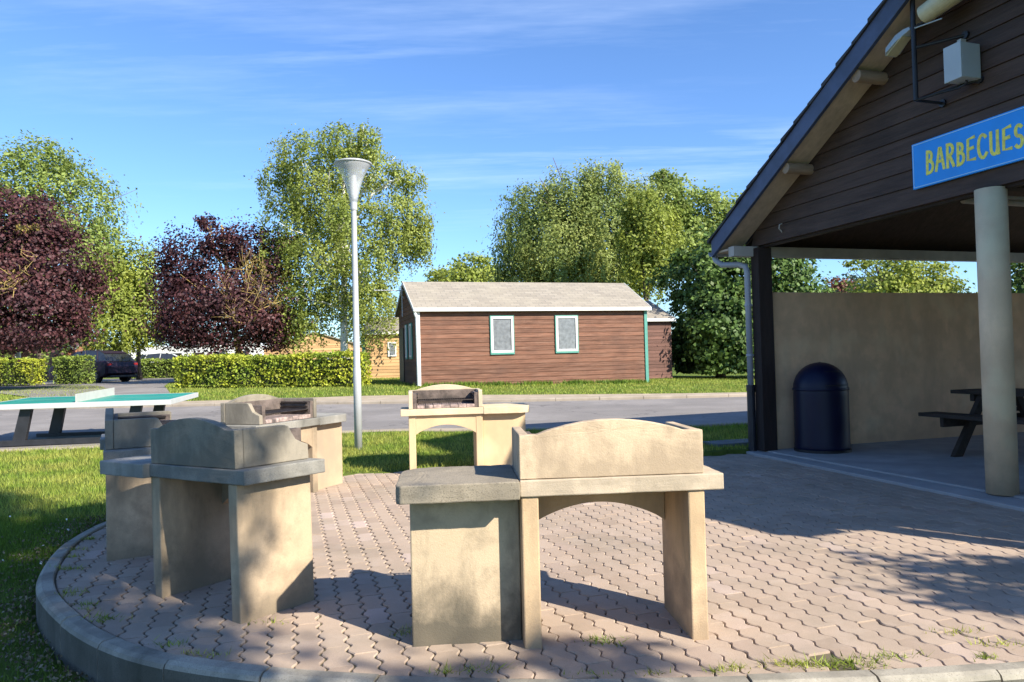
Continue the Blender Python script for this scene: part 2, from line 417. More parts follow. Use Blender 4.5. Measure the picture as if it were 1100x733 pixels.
for iu in range(-60, 60):
    for iv in range(-14, 42):
        u0 = iu*RW; v0 = iv*PL+(PL/2 if iu % 2 else 0)
        cen = org+e1*(u0+RW/2)+e2*(v0+PL/2)
        if not (-3.9 < cen[0] < 5.5 and 2.6 < cen[1] < 10.3): continue
        if (cen[0]-1.27)**2+(cen[1]-3.10)**2 < .09**2: continue
        lf = float(1-sm(-1.2, .3, cen[0])); gp = .0024+.0022*lf+abs(random.gauss(0, .0006)); ge = .0010+.003*lf*random.random(); K = 16
        vv = [v0+ge]+[v0+PL*k/K for k in range(1, K)]+[v0+PL-ge]
        # zigzag phase tied to the row grid so that neighbours nest
        ph = [tri(v) for v in vv]
        left = [(u0+gp+ph[i], vv[i]) for i in range(K+1)]; right = [(u0+RW-gp+ph[i], vv[i]) for i in range(K+1)]
        rot = random.gauss(0, .006); cs, sn = math.cos(rot), math.sin(rot); mu, mv = u0+RW/2, v0+PL/2
        ring = []
        for (a, b_) in right+left[::-1]:
            a, b_ = mu+(a-mu)*cs-(b_-mv)*sn, mv+(a-mu)*sn+(b_-mv)*cs
            p = org+e1*a+e2*b_; ring.append((p[0], p[1]))
        if near_edge(cen) and not inside(clip, np.array([p[0] for p in ring[::3]]), np.array([p[1] for p in ring[::3]])).all():
            if cen[1] < 8.4: ring = clip_poly(ring, hull)
            if len(ring) < 3: continue
        ar = .5*abs(sum(ring[i][0]*ring[(i+1) % len(ring)][1]-ring[(i+1) % len(ring)][0]*ring[i][1] for i in range(len(ring))))
        if ar < .0015: continue
        n = len(ring); cx = sum(p[0] for p in ring)/n; cy = sum(p[1] for p in ring)/n
        z0 = random.gauss(0, .0014); tx, ty = random.gauss(0, .008), random.gauss(0, .008)
        if (cen[0]+.02)**2+(cen[1]-3.2)**2 < .07**2: z0 -= .012; tx += .05
        H_ = lambda x, y: z0+tx*(x-cx)+ty*(y-cy)
        def shr(p, d):
            q = (p[0]-cx)*e1[0]+(p[1]-cy)*e1[1]; g_ = -math.copysign(min(d, abs(q)*.5), q); return (p[0]+e1[0]*g_, p[1]+e1[1]*g_)
        bot = [(p[0], p[1], -.03) for p in ring]; mid = [(p[0], p[1], H_(*p)-.0045) for p in ring]
        top = [(*shr(p, .0045), H_(*p)) for p in ring]
        fs = [(i, (i+1) % n, n+(i+1) % n, n+i) for i in range(n)]+[(n+i, n+(i+1) % n, 2*n+(i+1) % n, 2*n+i) for i in range(n)]+[tuple(range(2*n, 3*n))]
        pv.add(bot+mid+top, fs)
o = pv.build('paving', M['paver']); tag(o, kind='structure')

# ------------------------------------------------------------------ barbecues
def bbq_mats(kind):
    if kind == 'warm':
        return dict(body=mat_concrete('ochre_render', (.58, .41, .245), (.17, .13, .09), .7, splash=.6),
                    hood=mat_concrete('cream_render', (.57, .435, .295), (.15, .11, .08), .95, lo=.49),
                    slab=mat_concrete('cream_slab', (.56, .45, .33), (.17, .145, .11), .85),
                    work=mat_concrete('aged_slab', (.33, .28, .21), (.11, .095, .075), .9, .85, chips=.8),
                    panel=mat_concrete('stained_panel', (.54, .42, .28), (.09, .08, .06), .95, lo=.46, hi=.64, splash=.9))
    if kind == 'pale':
        return dict(body=mat_concrete('pale_ochre_render', (.60, .45, .27), (.34, .26, .16), .5),
                    hood=mat_concrete('pale_cream_render', (.55, .45, .32), (.33, .28, .2), .4),
                    slab=mat_concrete('pale_slab', (.62, .50, .33), (.38, .32, .24), .4),
                    work=mat_concrete('pale_worktop', (.62, .50, .33), (.38, .32, .24), .4),
                    panel=mat_concrete('pale_panel', (.60, .45, .27), (.34, .26, .16), .5))
    return dict(body=mat_concrete('weathered_render', (.49, .365, .24), (.13, .11, .08), .9, splash=.6),
                hood=mat_concrete('grey_weathered_render', (.28, .245, .19), (.065, .06, .05), 1),
                slab=mat_concrete('grey_slab', (.30, .285, .25), (.07, .068, .06), 1, .7, chips=.6),
                work=mat_concrete('grey_worktop', (.33, .315, .28), (.11, .105, .095), .9, .5),
                panel=mat_concrete('weathered_panel', (.44, .33, .22), (.2, .19, .16), .6))
M['soot'] = mat_plain('sooty_firebrick', (.13, .10, .085), .95, var=.4, scale=9, bmp=.5, grime=(.035, .03, .028))
M['ash'] = mat_plain('ash_and_firebrick', (.36, .27, .24), .95, var=.5, scale=18, bmp=.6, grime=(.05, .045, .045))
M['iron'] = mat_plain('rusty_iron', (.045, .035, .03), .6, .6, var=.4, scale=20, bmp=.3)

wear_tex = bpy.data.textures.new('wear', 'CLOUDS'); wear_tex.noise_scale = .05; wear_tex.noise_depth = 4
def wear(o, lev=4, st=.008):
    m1 = o.modifiers.new('sub', 'SUBSURF'); m1.subdivision_type = 'SIMPLE'; m1.levels = lev; m1.render_levels = lev
    m2 = o.modifiers.new('wear', 'DISPLACE'); m2.texture = wear_tex; m2.strength = st; m2.mid_level = .5; m2.texture_coords = 'GLOBAL'
def barbecue(loc, rz, mats, label, tilt=0, notch=True, panel_x=-.50):
    t = thing('barbecue', loc, rz, label, 'barbecue', 'masonry barbecues around the paved circle', ry=tilt)
    BV = .007
    for x0 in (0.0, .765): MB().box(x0+.004, x0+.082, .0, .455, -.05, .675).build('leg', mats['body'], t, bevel=BV)
    # arched lintel between the legs, open side
    pts = [(.08, .674)]
    pts += [(.08, .46)]
    for i in range(17):
        a = i/16; pts.append((.083+.684*a, .46+.105*math.sin(math.pi*a)**.8))
    pts += [(.767, .674)]
    MB().prism(pts, 'y', .385, .45).build('arch', mats['body'], t, bevel=.004)
    # slab under the fire
    s = MB(); s.box(-.002, .935, -.012, .49, .677, .752); wear(s.build('slab', mats['slab'], t, bevel=.006), 4, .005)
    # worktop with one rounded corner
    w = [(-.005, -.055), (-.005, .49), (-.30, .49)]
    cx, cy, rr = -.38, .36, .15
    w = [(-.004, -.05), (-.53, -.05), (-.55, -.03), (-.555, .22)]
    for i in range(9):
        a = math.pi-i*math.pi/2/8; w.append((-.41+.145*math.cos(a), .345+.145*math.sin(a)))
    w += [(-.004, .49)]
    wear(MB().prism(w[::-1], 'z', .672, .754).build('worktop', mats['work'], t, bevel=.006), 4, .006)
    MB().box(panel_x, .002, .105, .40, -.05, .671).build('side_panel', mats['panel'], t, bevel=BV)
    # hood: back panel with arched crest
    zt, za = .952, 1.012
    pts = [(.0, .754), (.0, zt), (.08, zt)]
    for i in range(1, 20):
        a = i/20; pts.append((.08+.68*a, zt+(za-zt)*math.sin(math.pi*a)**.85))
    pts += [(.76, zt), (.845, zt), (.845, .754)]
    wear(MB().prism(pts, 'y', -.002, .048).build('hood_panel', mats['hood'], t, bevel=.004), 3, .004)
    prof = [(.05, .754), (.05, zt)]
    if notch: prof += [(.30, zt), (.325, .945), (.345, .91), (.37, .87), (.41, .85), (.45, .835), (.452, .754)]
    else: prof += [(.44, zt), (.452, .94), (.452, .754)]
    for k, x0 in enumerate((.002, .798)): 
        if notch and k == 0: 
            pr = [(.05, .754), (.05, zt), (.44, zt), (.452, .94), (.452, .754)]
        else: pr = prof
        MB().prism(pr, 'x', x0, x0+.045).build('side_wall', mats['hood'], t, bevel=.005)
    # firebrick lining, hearth and the ledges for the grate
    l = MB(); l.box(.048, .797, .049, .075, .754, .948); l.box(.0485, .092, .076, .44, .754, .925); l.box(.753, .7965, .076, .44, .754, .925)
    l.build('firebrick_lining', M['soot'], t)
    l = MB()
    rnd = random.Random(3)
    for i in range(7):
        x0 = .094+i*.094; l.box(x0, x0+.090, .078, .445, .754, .79+rnd.uniform(0, .006))
    l.build('hearth', M['ash'], t, bevel=.004)
    for z in (.825, .865, .905):
        for x0 in (.0922, .7348): MB().box(x0, x0+.018, .09, .41, z, z+.012).build('grate_ledge', M['iron'], t)
    g_ = MB()
    for i in range(24):
        x = .12+i*.0265; g_.tube([(x, .085, .845), (x, .42, .845)], .004, 6)
    g_.tube([(.10, .085, .842), (.745, .085, .842)], .006, 6); g_.tube([(.10, .42, .842), (.745, .42, .842)], .006, 6)
    g_.build('cooking_grate', M['iron'], t)
    return t
barbecue((.02, 3.33, 0), R(4.5), bbq_mats('warm'), 'cream barbecue in the middle front, arched back to the viewer, with an aged grey worktop', notch=False)
grey = bbq_mats('grey')
a = R(-37)
barbecue((-1.39-.85*math.cos(a), 3.73-.85*math.sin(a), -.005), a, grey, 'grey stained barbecue at the front left, its beige side lit by the sun', tilt=R(-1.6), panel_x=-.22)
a = R(-62)
barbecue((-2.757-.85*math.cos(a), 4.994-.85*math.sin(a), -.005), a, grey, 'grey barbecue farthest left, mostly hidden behind the front left one', notch=True)
a = R(187.5)
barbecue((-.414, 8.961, -.005), a, bbq_mats('pale'), 'pale yellow barbecue at the back edge of the paving, open hearth facing the viewer', notch=False)
a = R(-112)
barbecue((-2.42, 7.70, -.005), a, grey, 'grey barbecue at the back left beside the lamp post, its hearth opening to the right')

# ------------------------------------------------------------------ pavilion
M['dark_board'] = mat_wood('dark_stained_boards', (.066, .042, .034), (10, .8, 10), .35, .7, (.03, .021, .018), pale=(.09, .064, .054))
M['dark_beam'] = mat_wood('dark_timber', (.03, .02, .018), (6, 6, 1), .3)
M['barge'] = mat_plain('blue_grey_paint', (.055, .075, .15), .5, var=.2, scale=4, grime=(.04, .045, .07))
M['soffit'] = mat_wood('pale_soffit_boards', (.50, .41, .33), (8, 2, 8), .15, .8, (.2, .17, .14))
M['purlin'] = mat_wood('brown_purlin', (.30, .225, .165), (1, 6, 6), .25)
M['slate'] = mat_plain('dark_roof_tiles', (.035, .035, .042), .7, var=.4, scale=6, bmp=.4)
M['fascia'] = mat_plain('weathered_white_fascia', (.42, .40, .37), .7, var=.12, scale=3, grime=(.28, .27, .25))
M['column'] = mat_concrete('cream_column', (.76, .58, .38), (.36, .29, .2), .4, .12, splash=.5)
M['wall'] = mat_concrete('beige_wall', (.72, .48, .29), (.42, .29, .19), .7, .12, splash=.6)
M['slabp'] = mat_concrete('pavilion_floor', (.36, .35, .34), (.22, .22, .22), .5)
pav = thing('barbecue_shelter', P0, A17, 'open timber barbecue shelter with dark boarded gable and cream columns', 'shelter')
# local frame: x into the shelter, y away from the viewer, z up
OV, YE0, YE1, YR, ZE, SL = .40, .45, -6.95, -3.25, 2.59, .57
def zroof(y): return ZE+SL*(YE0-y) if y > YR else ZE+SL*(y-YE1)     # underside of the roof at the verge
XB = 9.0
mb = MB(); mb.box(-.02, XB+.2, -7.25, .28, -.35, .045); mb.build('floor_slab', M['slabp'], pav, bevel=.01)
mb = MB(); mb.prism([(-.17, .36), (-.21, .34), (-.46, -7.3), (-.03, -7.3), (-.03, .36)][::-1], 'z', -.3, .03); mb.build('floor_edge', M['slabp'], pav, bevel=.01)
# far wall
mb = MB(); mb.box(.19, XB, .0, .16, .0, 2.07); mb.build('wall', M['wall'], pav, bevel=.006)
mb = MB(); mb.box(.25, XB, -6.72, -6.56, .0, 2.55); mb.build('wall', M['wall'], pav, bevel=.006)
mb = MB(); mb.box(-.07, .13, -.08, .08, .04, 2.64); mb.build('timber_post', M['dark_beam'], pav, bevel=.006)
mb = MB(); mb.box(-.07, .09, -6.64, -6.48, .04, 2.64); mb.build('timber_post', M['dark_beam'], pav, bevel=.006)
mb = MB(); mb.lathe([(.122, .04), (.122, 2.66)], (.0, -3.28, 0), 40); mb.build('column', M['column'], pav, smooth=False)
for o_ in [COL.objects[-1]]:
    pass
col_o = [c for c in pav.children if c.name.startswith('column')][0]
col_o.data.polygons.foreach_set('use_smooth', [len(p.vertices) == 4 for p in col_o.data.polygons])
for xc in (4.4, 8.6):
    mb = MB(); mb.lathe([(.122, .04), (.122, 2.66)], (xc, -3.28, 0), 32); q = mb.build('column', M['column'], pav)
    q.data.polygons.foreach_set('use_smooth', [len(p.vertices) == 4 for p in q.data.polygons])
# wall plate / white beams
mb = MB(); mb.box(-.36, XB, .02, .14, 2.535, 2.665); mb.build('eaves_beam', M['fascia'], pav, bevel=.004)
mb = MB(); mb.box(.11, XB, -3.34, -3.22, 2.67, 2.85); mb.build('tie_beam', M['dark_beam'], pav)
mb = MB(); mb.box(.11, XB, -6.62, -6.5, 2.56, 2.69); mb.build('tie_beam', M['dark_beam'], pav)
# gable boarding: horizontal lapped boards
mb = MB(); bh = .165; z = 2.665; first = True
while z < 4.85:
    h = bh if not first else .20
    z1 = min(z+h, 5.0)
    def yr(zz):   # where the roof underside meets this height
        return YE0-(zz-ZE-.06)/SL, YE1+(zz-ZE-.06)/SL
    a0, b0 = yr(z); a1, b1 = yr(z1)
    a0 = min(a0, .12); a1 = min(a1, .12); b0 = max(b0, -6.66); b1 = max(b1, -6.66)
    if a0-b0 < .15: break
    if a1 < b1: m_ = (a1+b1)/2; a1 = m_+.01; b1 = m_-.01
    xo, xi = (-.022, -.008)
    # board leans out at its lower edge
    mb.add([(xo-.004, a0, z+.004), (xo-.004, b0, z+.004), (xi-.002, b1, z1), (xi-.002, a1, z1), (.02, a0, z+.004), (.02, b0, z+.004), (.02, b1, z1), (.02, a1, z1)],
           [(0, 1, 2, 3), (4, 7, 6, 5), (0, 4, 5, 1), (1, 5, 6, 2), (2, 6, 7, 3), (3, 7, 4, 0)])
    z = z1; first = False
mb.build('gable_boarding', M['dark_board'], pav)
mb = MB(); mb.box(.022, .10, -6.60, .07, 2.642, 2.80); mb.build('gable_beam', M['dark_beam'], pav)
# roof: ceiling (underside), tile layer, barge boards, verge soffit
for side in (0, 1):
    ye = YE0 if side == 0 else YE1
    s = 1 if side == 0 else -1
    zr = zroof(YR)
    def sec(dz0, dz1, x0, x1, mat, name, ext=0.0):
        mb = MB(); ye_ = ye+s*ext
        ze_ = ZE-SL*ext
        mb.prism([(ye_, ze_+dz0), (YR, zr+dz0), (YR, zr+dz1), (ye_, ze_+dz1)], 'x', x0, x1)
        return mb.build(name, mat, pav, bevel=.004 if 'barge' in name else 0)
    sec(.035, .06, -.36, -.026, M['soffit'], 'verge_soffit')
    sec(.035, .06, .022, XB+.3, M['dark_board'], 'ceiling')
    sec(-.005, .215, -.405, -.362, M['barge'], 'barge_board', .015)
    # tiles: stepped courses
    mb = MB(); L_ = abs(ye-YR)+.07; nC = 17
    for i in range(nC):
        t0 = -.07+(L_+.07)*i/nC; t1 = -.07+(L_+.07)*(i+1)/nC+.03
        t0_, t1_ = max(t0, -.07), min(t1, L_-.07)
        ya, yb = ye-s*t0_, ye-s*t1_
        za_, zb_ = ZE+SL*t0_, ZE+SL*t1_
        j = random.uniform(-.006, .006)
        mb.prism([(ya, za_+.217), (yb, zb_+.217), (yb, zb_+.235), (ya, za_+.262+j)], 'x', -.425+random.uniform(-.008, .008), XB+.3)
    mb.build('roof_tiles', M['slate'], pav)
    for k, yy in enumerate((-1.04, -2.165) if side == 0 else (-4.33, -5.45)):
        zz = zroof(yy)
        q = MB(); q.tube([(-.355, yy, zz-.045), (.3, yy, zz-.045)], .062, 16); q.build('purlin', M['purlin'], pav, smooth=False)
mb = MB(); mb.tube([(-.43, YR, zroof(YR)+.235), (XB+.3, YR, zroof(YR)+.235)], .07, 10); mb.build('ridge', M['slate'], pav)
mb = MB(); mb.box(-.35, XB+.2, .16, .40, 2.625, 2.65); mb.build('eaves_soffit', M['soffit'], pav)
# gutter and downpipe
M['zinc'] = mat_plain('grey_plastic_pipe', (.33, .36, .42), .4, var=.1, scale=3)
M['black_iron'] = mat_plain('black_iron_pipe', (.012, .014, .022), .45, var=.3, scale=5)
mb = MB(); n = 10
for i in range(n):
    a0, a1 = math.pi+math.pi*i/n, math.pi+math.pi*(i+1)/n
    for r0 in (.06,):
        mb.add([(-.38, .52+.06*math.cos(a0), 2.66+.06*math.sin(a0)), (XB, .52+.06*math.cos(a0), 2.66+.06*math.sin(a0)), (XB, .52+.06*math.cos(a1), 2.66+.06*math.sin(a1)), (-.38, .52+.06*math.cos(a1), 2.66+.06*math.sin(a1))], [(0, 1, 2, 3)])
gut = mb.build('gutter', M['zinc'], pav, recalc=False); sd = gut.modifiers.new('s', 'SOLIDIFY'); sd.thickness = .006
mb = MB(); mb.tube([(-.32, .52, 2.60), (-.32, .50, 2.54), (-.29, .40, 2.47), (-.17, .20, 2.45), (-.12, .13, 2.42), (-.11, .11, 2.34), (-.11, .11, .80)], .038, 14)
mb.build('downpipe', M['zinc'], pav, smooth=True)
mb = MB(); mb.tube([(-.11, .11, .82), (-.11, .11, .03)], .052, 14); mb.tube([(-.11, .11, .88), (-.11, .11, .80)], .058, 14); mb.build('downpipe_shoe', M['black_iron'], pav, smooth=False)
for z in (1.25, 1.9):
    mb = MB(); mb.tube([(-.11, .11, z), (-.11, .11, z+.03)], .046, 14); mb.box(-.09, -.05, .09, .12, z, z+.02)
    mb.build('pipe_clip', M['zinc'], pav)
# bracket on gable foot
mb = MB(); mb.tube([(-.028, -.51, 2.86), (-.06, -.51, 2.85), (-.07, -.51, 2.80), (-.045, -.51, 2.78), (-.028, -.51, 2.76)], .008, 6)
mb.build('hook', M['fascia'], pav)
# strip lights under the roof
M['lamp_white'] = mat_plain('dusty_white_plastic', (.45, .43, .38), .5, var=.1)
for k, (x0, y0) in enumerate(((2.2, -1.6), (4.6, -3.9))):
    q = thing('strip_light', G(x0, y0, 2.95), A17, ('dusty strip light under the ceiling above the bin' if k == 0 else 'dusty strip light under the ceiling beside the cream column'), 'ceiling light', 'strip lights under the shelter roof')
    MB().box(-.62, .62, -.05, .05, .06, .10).build('housing', M['lamp_white'], q, bevel=.006)
    MB().tube([(-.60, 0, .03), (.60, 0, .03)], .035, 12).build('tube_cover', M['lamp_white'], q)

# sign ---------------------------------------------------------------
M['sign_blue'] = mat_plain('sign_blue', (.003, .30, .92), .45, var=.06, scale=3, grime=(.004, .26, .78))
M['sign_line'] = mat_plain('sign_pale_line', (.40, .72, .98), .5, var=.05)
M['sign_yellow'] = mat_plain('sign_yellow', (.82, .78, .12), .5, var=.15, scale=30, grime=(.62, .50, .14))
sg = thing('sign_board', G(-.03, -2.52, 2.822), A17, 'blue sign board with hand painted yellow BARBECUES lettering on the gable', 'sign')
W_, H_s = 1.31, .435
MB().box(-.028, -.0, -W_, 0, 0, H_s).build('panel', M['sign_blue'], sg, bevel=.003)
mb = MB(); bx = .012; lw = .006
for (a, b, c, d) in ((-W_+bx, -bx, bx, bx+lw), (-W_+bx, -bx, H_s-bx-lw, H_s-bx), (-W_+bx, -W_+bx+lw, bx+lw, H_s-bx-lw), (-bx-lw, -bx, bx+lw, H_s-bx-lw)):
    mb.box(-.0305, -.0285, a, b, c, d)
mb.build('border_line', M['sign_line'], sg)
def arc(cx, cy, rx, ry, a0, a1, n=10): return [(cx+rx*math.cos(R(a0+(a1-a0)*i/n)), cy+ry*math.sin(R(a0+(a1-a0)*i/n))) for i in range(n+1)]
GL = {
 'B': [[(.05, 0), (.10, 1)], [(.10, 1)]+arc(.22, .76, .26, .22, 80, -80)+[(.09, .54)], [(.09, .54)]+arc(.24, .28, .34, .27, 80, -90)+[(.05, .0)]],
 'A': [[(0, 0), (.34, 1), (.40, .98), (.66, .02)], [(.12, .36), (.56, .38)]],
 'R': [[(.06, 0), (.08, 1)], [(.08, .98)]+arc(.22, .74, .30, .24, 80, -90)+[(.10, .50)], [(.24, .5), (.56, .0)]],
 'E': [[(.55, .96), (.10, .92), (.06, .06), (.58, .04)], [(.08, .5), (.46, .53)]],
 'C': [[(.56, .86)]+arc(.34, .5, .32, .48, 65, 300)+[(.60, .18)]],
 'U': [[(.08, .98), (.07, .35)]+arc(.31, .30, .24, .28, 180, 350, 8)+[(.56, .40), (.58, .97)], [(.58, .5), (.62, .02)]],
 'S': [arc(.32, .74, .24, .24, 40, 260)+arc(.30, .27, .26, .25, 80, -140)],
}
mb = MB(); xcur = .165; hh = .20
rnd = random.Random(5)
letters = 'BARBECUES'
for i, ch in enumerate(letters):
    s_ = hh*rnd.uniform(.94, 1.06); base = .112+rnd.uniform(-.008, .008)+.0; wsc = .80
    for k, st in enumerate(GL[ch]):
        pts = [(xcur+p[0]*s_*wsc*.78, base+p[1]*s_) for p in st]
        L_ = []; 
        # ribbon with slight thickness
        n = len(pts); lw = .0145
        Lf, Rt = [], []
        for j in range(n):
            a = pts[max(j-1, 0)]; b = pts[min(j+1, n-1)]; dx, dz = b[0]-a[0], b[1]-a[1]; q = math.hypot(dx, dz) or 1
            nx_, nz_ = -dz/q*lw, dx/q*lw
            ex = (dx/q*lw*.8 if j == n-1 else (-dx/q*lw*.8 if j == 0 else 0)); ez = (dz/q*lw*.8 if j == n-1 else (-dz/q*lw*.8 if j == 0 else 0))
            Lf.append((pts[j][0]+nx_+ex, pts[j][1]+nz_+ez)); Rt.append((pts[j][0]-nx_+ex, pts[j][1]-nz_+ez))
        d_ = .0302+.0012*k
        for j in range(n-1):
            quad = [Lf[j], Lf[j+1], Rt[j+1], Rt[j]]
            vs = [(-d_, -p[0], p[1]) for p in quad]+[(-.0284, -p[0], p[1]) for p in quad]
            mb.add(vs, [(0, 1, 2, 3), (0, 4, 5, 1), (1, 5, 6, 2), (2, 6, 7, 3), (3, 7, 4, 0)])
    xcur += s_*wsc*.78*{'B': .62, 'A': .70, 'R': .64, 'E': .64, 'C': .66, 'U': .72, 'S': .6}[ch]+.027
mb.build('lettering', M['sign_yellow'], sg)
print('sign text width', xcur)

# lamps on gable -----------------------------------------------------
M['grey_box'] = mat_plain('grey_painted_metal', (.40, .46, .50), .45, var=.05, scale=3)
M['cream_metal'] = mat_plain('cream_painted_metal', (.55, .52, .36), .5, var=.12, scale=5, grime=(.35, .32, .2))
M['glass_grey'] = mat_plain('cloudy_glass', (.30, .34, .36), .15, var=.3, scale=8)
def loc(px, py, xo):   # gable-frame point at offset xo in front of the boarding
    d = f_+r_*(px-550)/F-u_*(py-366.5)/F; d = Vector(d); p0 = P0+E1*xo; c = Vector((0, 0, HC))
    t = (p0-c).dot(E1)/d.dot(E1); p = c+d*t-P0
    return Vector((xo, p.dot(E2), p.z))
bk = thing('pipe_bracket', G(0, -2.62, 3.6), A17, 'black steel pipe bracket bolted to the boarded gable', 'bracket')
bo = Vector((0, -2.62, 3.6))
XO = -.30
pA = loc(984, 108, XO); pB = loc(979, -40, XO); yw = pA.y
mb = MB()
mb.tube([(XO, pA.y, pA.z)-bo if False else Vector((XO, pA.y, pA.z))-bo, Vector((XO, pA.y, 4.62))-bo], .022, 12)
for (z, yoff, zo) in ((pA.z, -.42, .06), (pA.z, -.04, -.02), (4.05, -.30, .02)):
    mb.tube([Vector((XO, pA.y, z))-bo, Vector((-.03, pA.y+yoff, z+zo))-bo], .014, 8)
mb.tube([Vector((XO, pA.y, 4.58))-bo, Vector((-.03, pA.y, 4.58))-bo], .014, 8)
mb.build('pipe', M['black_iron'], bk, smooth=False)
for (y, z) in ((pA.y-.42, pA.z+.06), (pA.y-.04, pA.z-.02), (pA.y-.30, 4.07)): MB().tube([Vector((-.045, y, z))-bo, Vector((-.024, y, z))-bo], .035, 12).build('wall_plate', M['black_iron'], bk)
# grey junction box
p1 = loc(1018, 97, -.16); c = loc(1033, 70, -.16)
jb = thing('junction_box', G(c.x, c.y, c.z-.12), A17, 'pale grey metal box hanging from the bracket on the gable', 'electrical box')
MB().box(-.09, .12, -.085, .085, -.02, .285).build('body', M['grey_box'], jb, bevel=.008)
MB().box(-.105, -.092, -.088, .088, -.024, .289).build('lid', M['grey_box'], jb, bevel=.004)
mb = MB(); mb.box(-.01, .05, -.012, .03, .286, .35); mb.build('mounting_lug', M['lamp_white'], jb, bevel=.003)
mb = MB(); mb.tube([(.02, -.02, -.021), (.02, -.03, -.04), (.02, -.0, -.055), (.02, .06, -.06), (-.04, .22, -.06)], .009, 8); mb.build('cable', M['black_iron'], jb)
# cylindrical cream spotlight at the top
c = loc(1012, 2, -.25)
sp = thing('cylinder_spotlight', G(c.x, c.y, c.z), A17, 'cream cylinder spotlight on the bracket near the gable top', 'spotlight', ry=0)
mb = MB(); ax = Vector((.10, -.98, .20)).normalized()
mb.tube([ax*-.19, ax*-.185, ax*.13, ax*.14], [.06, .085, .095, .09], 24); mb.build('housing', M['cream_metal'], sp)
mb = MB(); mb.tube([ax*.141, ax*.165], [.08, .075], 20); mb.tube([ax*.166, ax*.20], [.05, .045], 16); mb.build('end_cap', M['black_iron'], sp)
mb = MB(); mb.tube([(0, .0, -.04), (-.02, .12, -.10), (XO-c.x, yw-c.y, -.12)], .012, 8); mb.build('mounting_arm', M['black_iron'], sp)
# tilted metal-halide floodlight
c = loc(967, 46, -.30)
fl = thing('floodlight', G(c.x, c.y, c.z), A17, 'small tilted grey floodlight pointing down beside the roof verge', 'floodlight')
mb = MB(); d0 = Vector((0, -.85, .50)).normalized(); up_ = Vector((0, .5, .85)).normalized()
sec_ = []
for t_, w_, h_ in ((-.15, .06, .03), (-.11, .085, .06), (.02, .07, .07), (.10, .04, .055), (.15, .02, .025)):
    ctr = d0*t_; sec_.append([ctr+Vector((w_, 0, 0))-up_*.012, ctr+Vector((w_*.6, 0, 0))+up_*h_, ctr-Vector((w_*.6, 0, 0))+up_*h_, ctr-Vector((w_, 0, 0))-up_*.012])
vs = [v for s_ in sec_ for v in s_]; n = 4
fs = [(i*n+j, i*n+(j+1) % n, (i+1)*n+(j+1) % n, (i+1)*n+j) for i in range(4) for j in range(4)]+[(3, 2, 1, 0), (16, 17, 18, 19)]
mb.add(vs, fs); mb.build('housing', M['grey_box'], fl, bevel=.004)
mb = MB(); vs = [d0*-.135+Vector((.06, 0, 0))-up_*.014, d0*-.135-Vector((.06, 0, 0))-up_*.014, d0*.08-Vector((.055, 0, 0))-up_*.014, d0*.08+Vector((.055, 0, 0))-up_*.014]
mb.add(vs+[v-up_*.008 for v in vs], [(0, 1, 2, 3), (7, 6, 5, 4), (0, 4, 5, 1), (1, 5, 6, 2), (2, 6, 7, 3), (3, 7, 4, 0)]); mb.build('glass', M['cream_metal'], fl)
mb = MB(); mb.tube([d0*.14, d0*.14+Vector((0, -.06, -.01))], .009, 8); mb.tube([d0*.14+Vector((0, -.06, -.01)), d0*.14+Vector((0, -.34, -.05))], .006, 8); mb.build('mounting_arm', M['grey_box'], fl)

# litter bin ---------------------------------------------------------
M['bin_blue'] = mat_plain('dark_blue_plastic', (.003, .005, .026), .42, var=.15, scale=2, spec=.3)
M['bin_black'] = mat_plain('black_plastic', (.008, .008, .010), .5, var=.2)
bn = thing('litter_bin', G(.58, -.36, .045), A17, 'dark blue dome topped litter bin against the beige wall', 'bin')
prof = [(.30, 0), (.325, .015), (.33, .06), (.325, .10), (.325, .70)]
for i in range(1, 10): a = R(i*10); prof.append((.325*math.cos(a)+.0, .78+.33*math.sin(a)))
prof += [(.02, 1.112)]
q = MB().lathe(prof, n=48).build('body', M['bin_blue'], bn, smooth=True)
mb = MB(); mb.lathe([(.331, .76), (.335, .765), (.335, .785), (.331, .79)], n=48, cap=False); mb.build('rim', M['bin_blue'], bn, smooth=True)
mb = MB(); 
for k in range(9):
    a = R(-118+k*7); b = R(-118+(k+1)*7)
    rr = lambda z: (.325*math.sqrt(max(0, 1-((z-.78)/.33)**2)) if z > .78 else .325)+.004
    z0_, z1_ = .82, 1.0
    mb.add([(rr(z0_)*math.cos(a), rr(z0_)*math.sin(a), z0_), (rr(z0_)*math.cos(b), rr(z0_)*math.sin(b), z0_), (rr(z1_)*math.cos(b), rr(z1_)*math.sin(b), z1_), (rr(z1_)*math.cos(a), rr(z1_)*math.sin(a), z1_)], [(0, 1, 2, 3)])
mb.build('flap', M['bin_black'], bn)
mb = MB().lathe([(.29, .0), (.338, .0), (.338, .03), (.332, .035)], n=48, cap=False); mb.build('base_ring', M['bin_black'], bn)

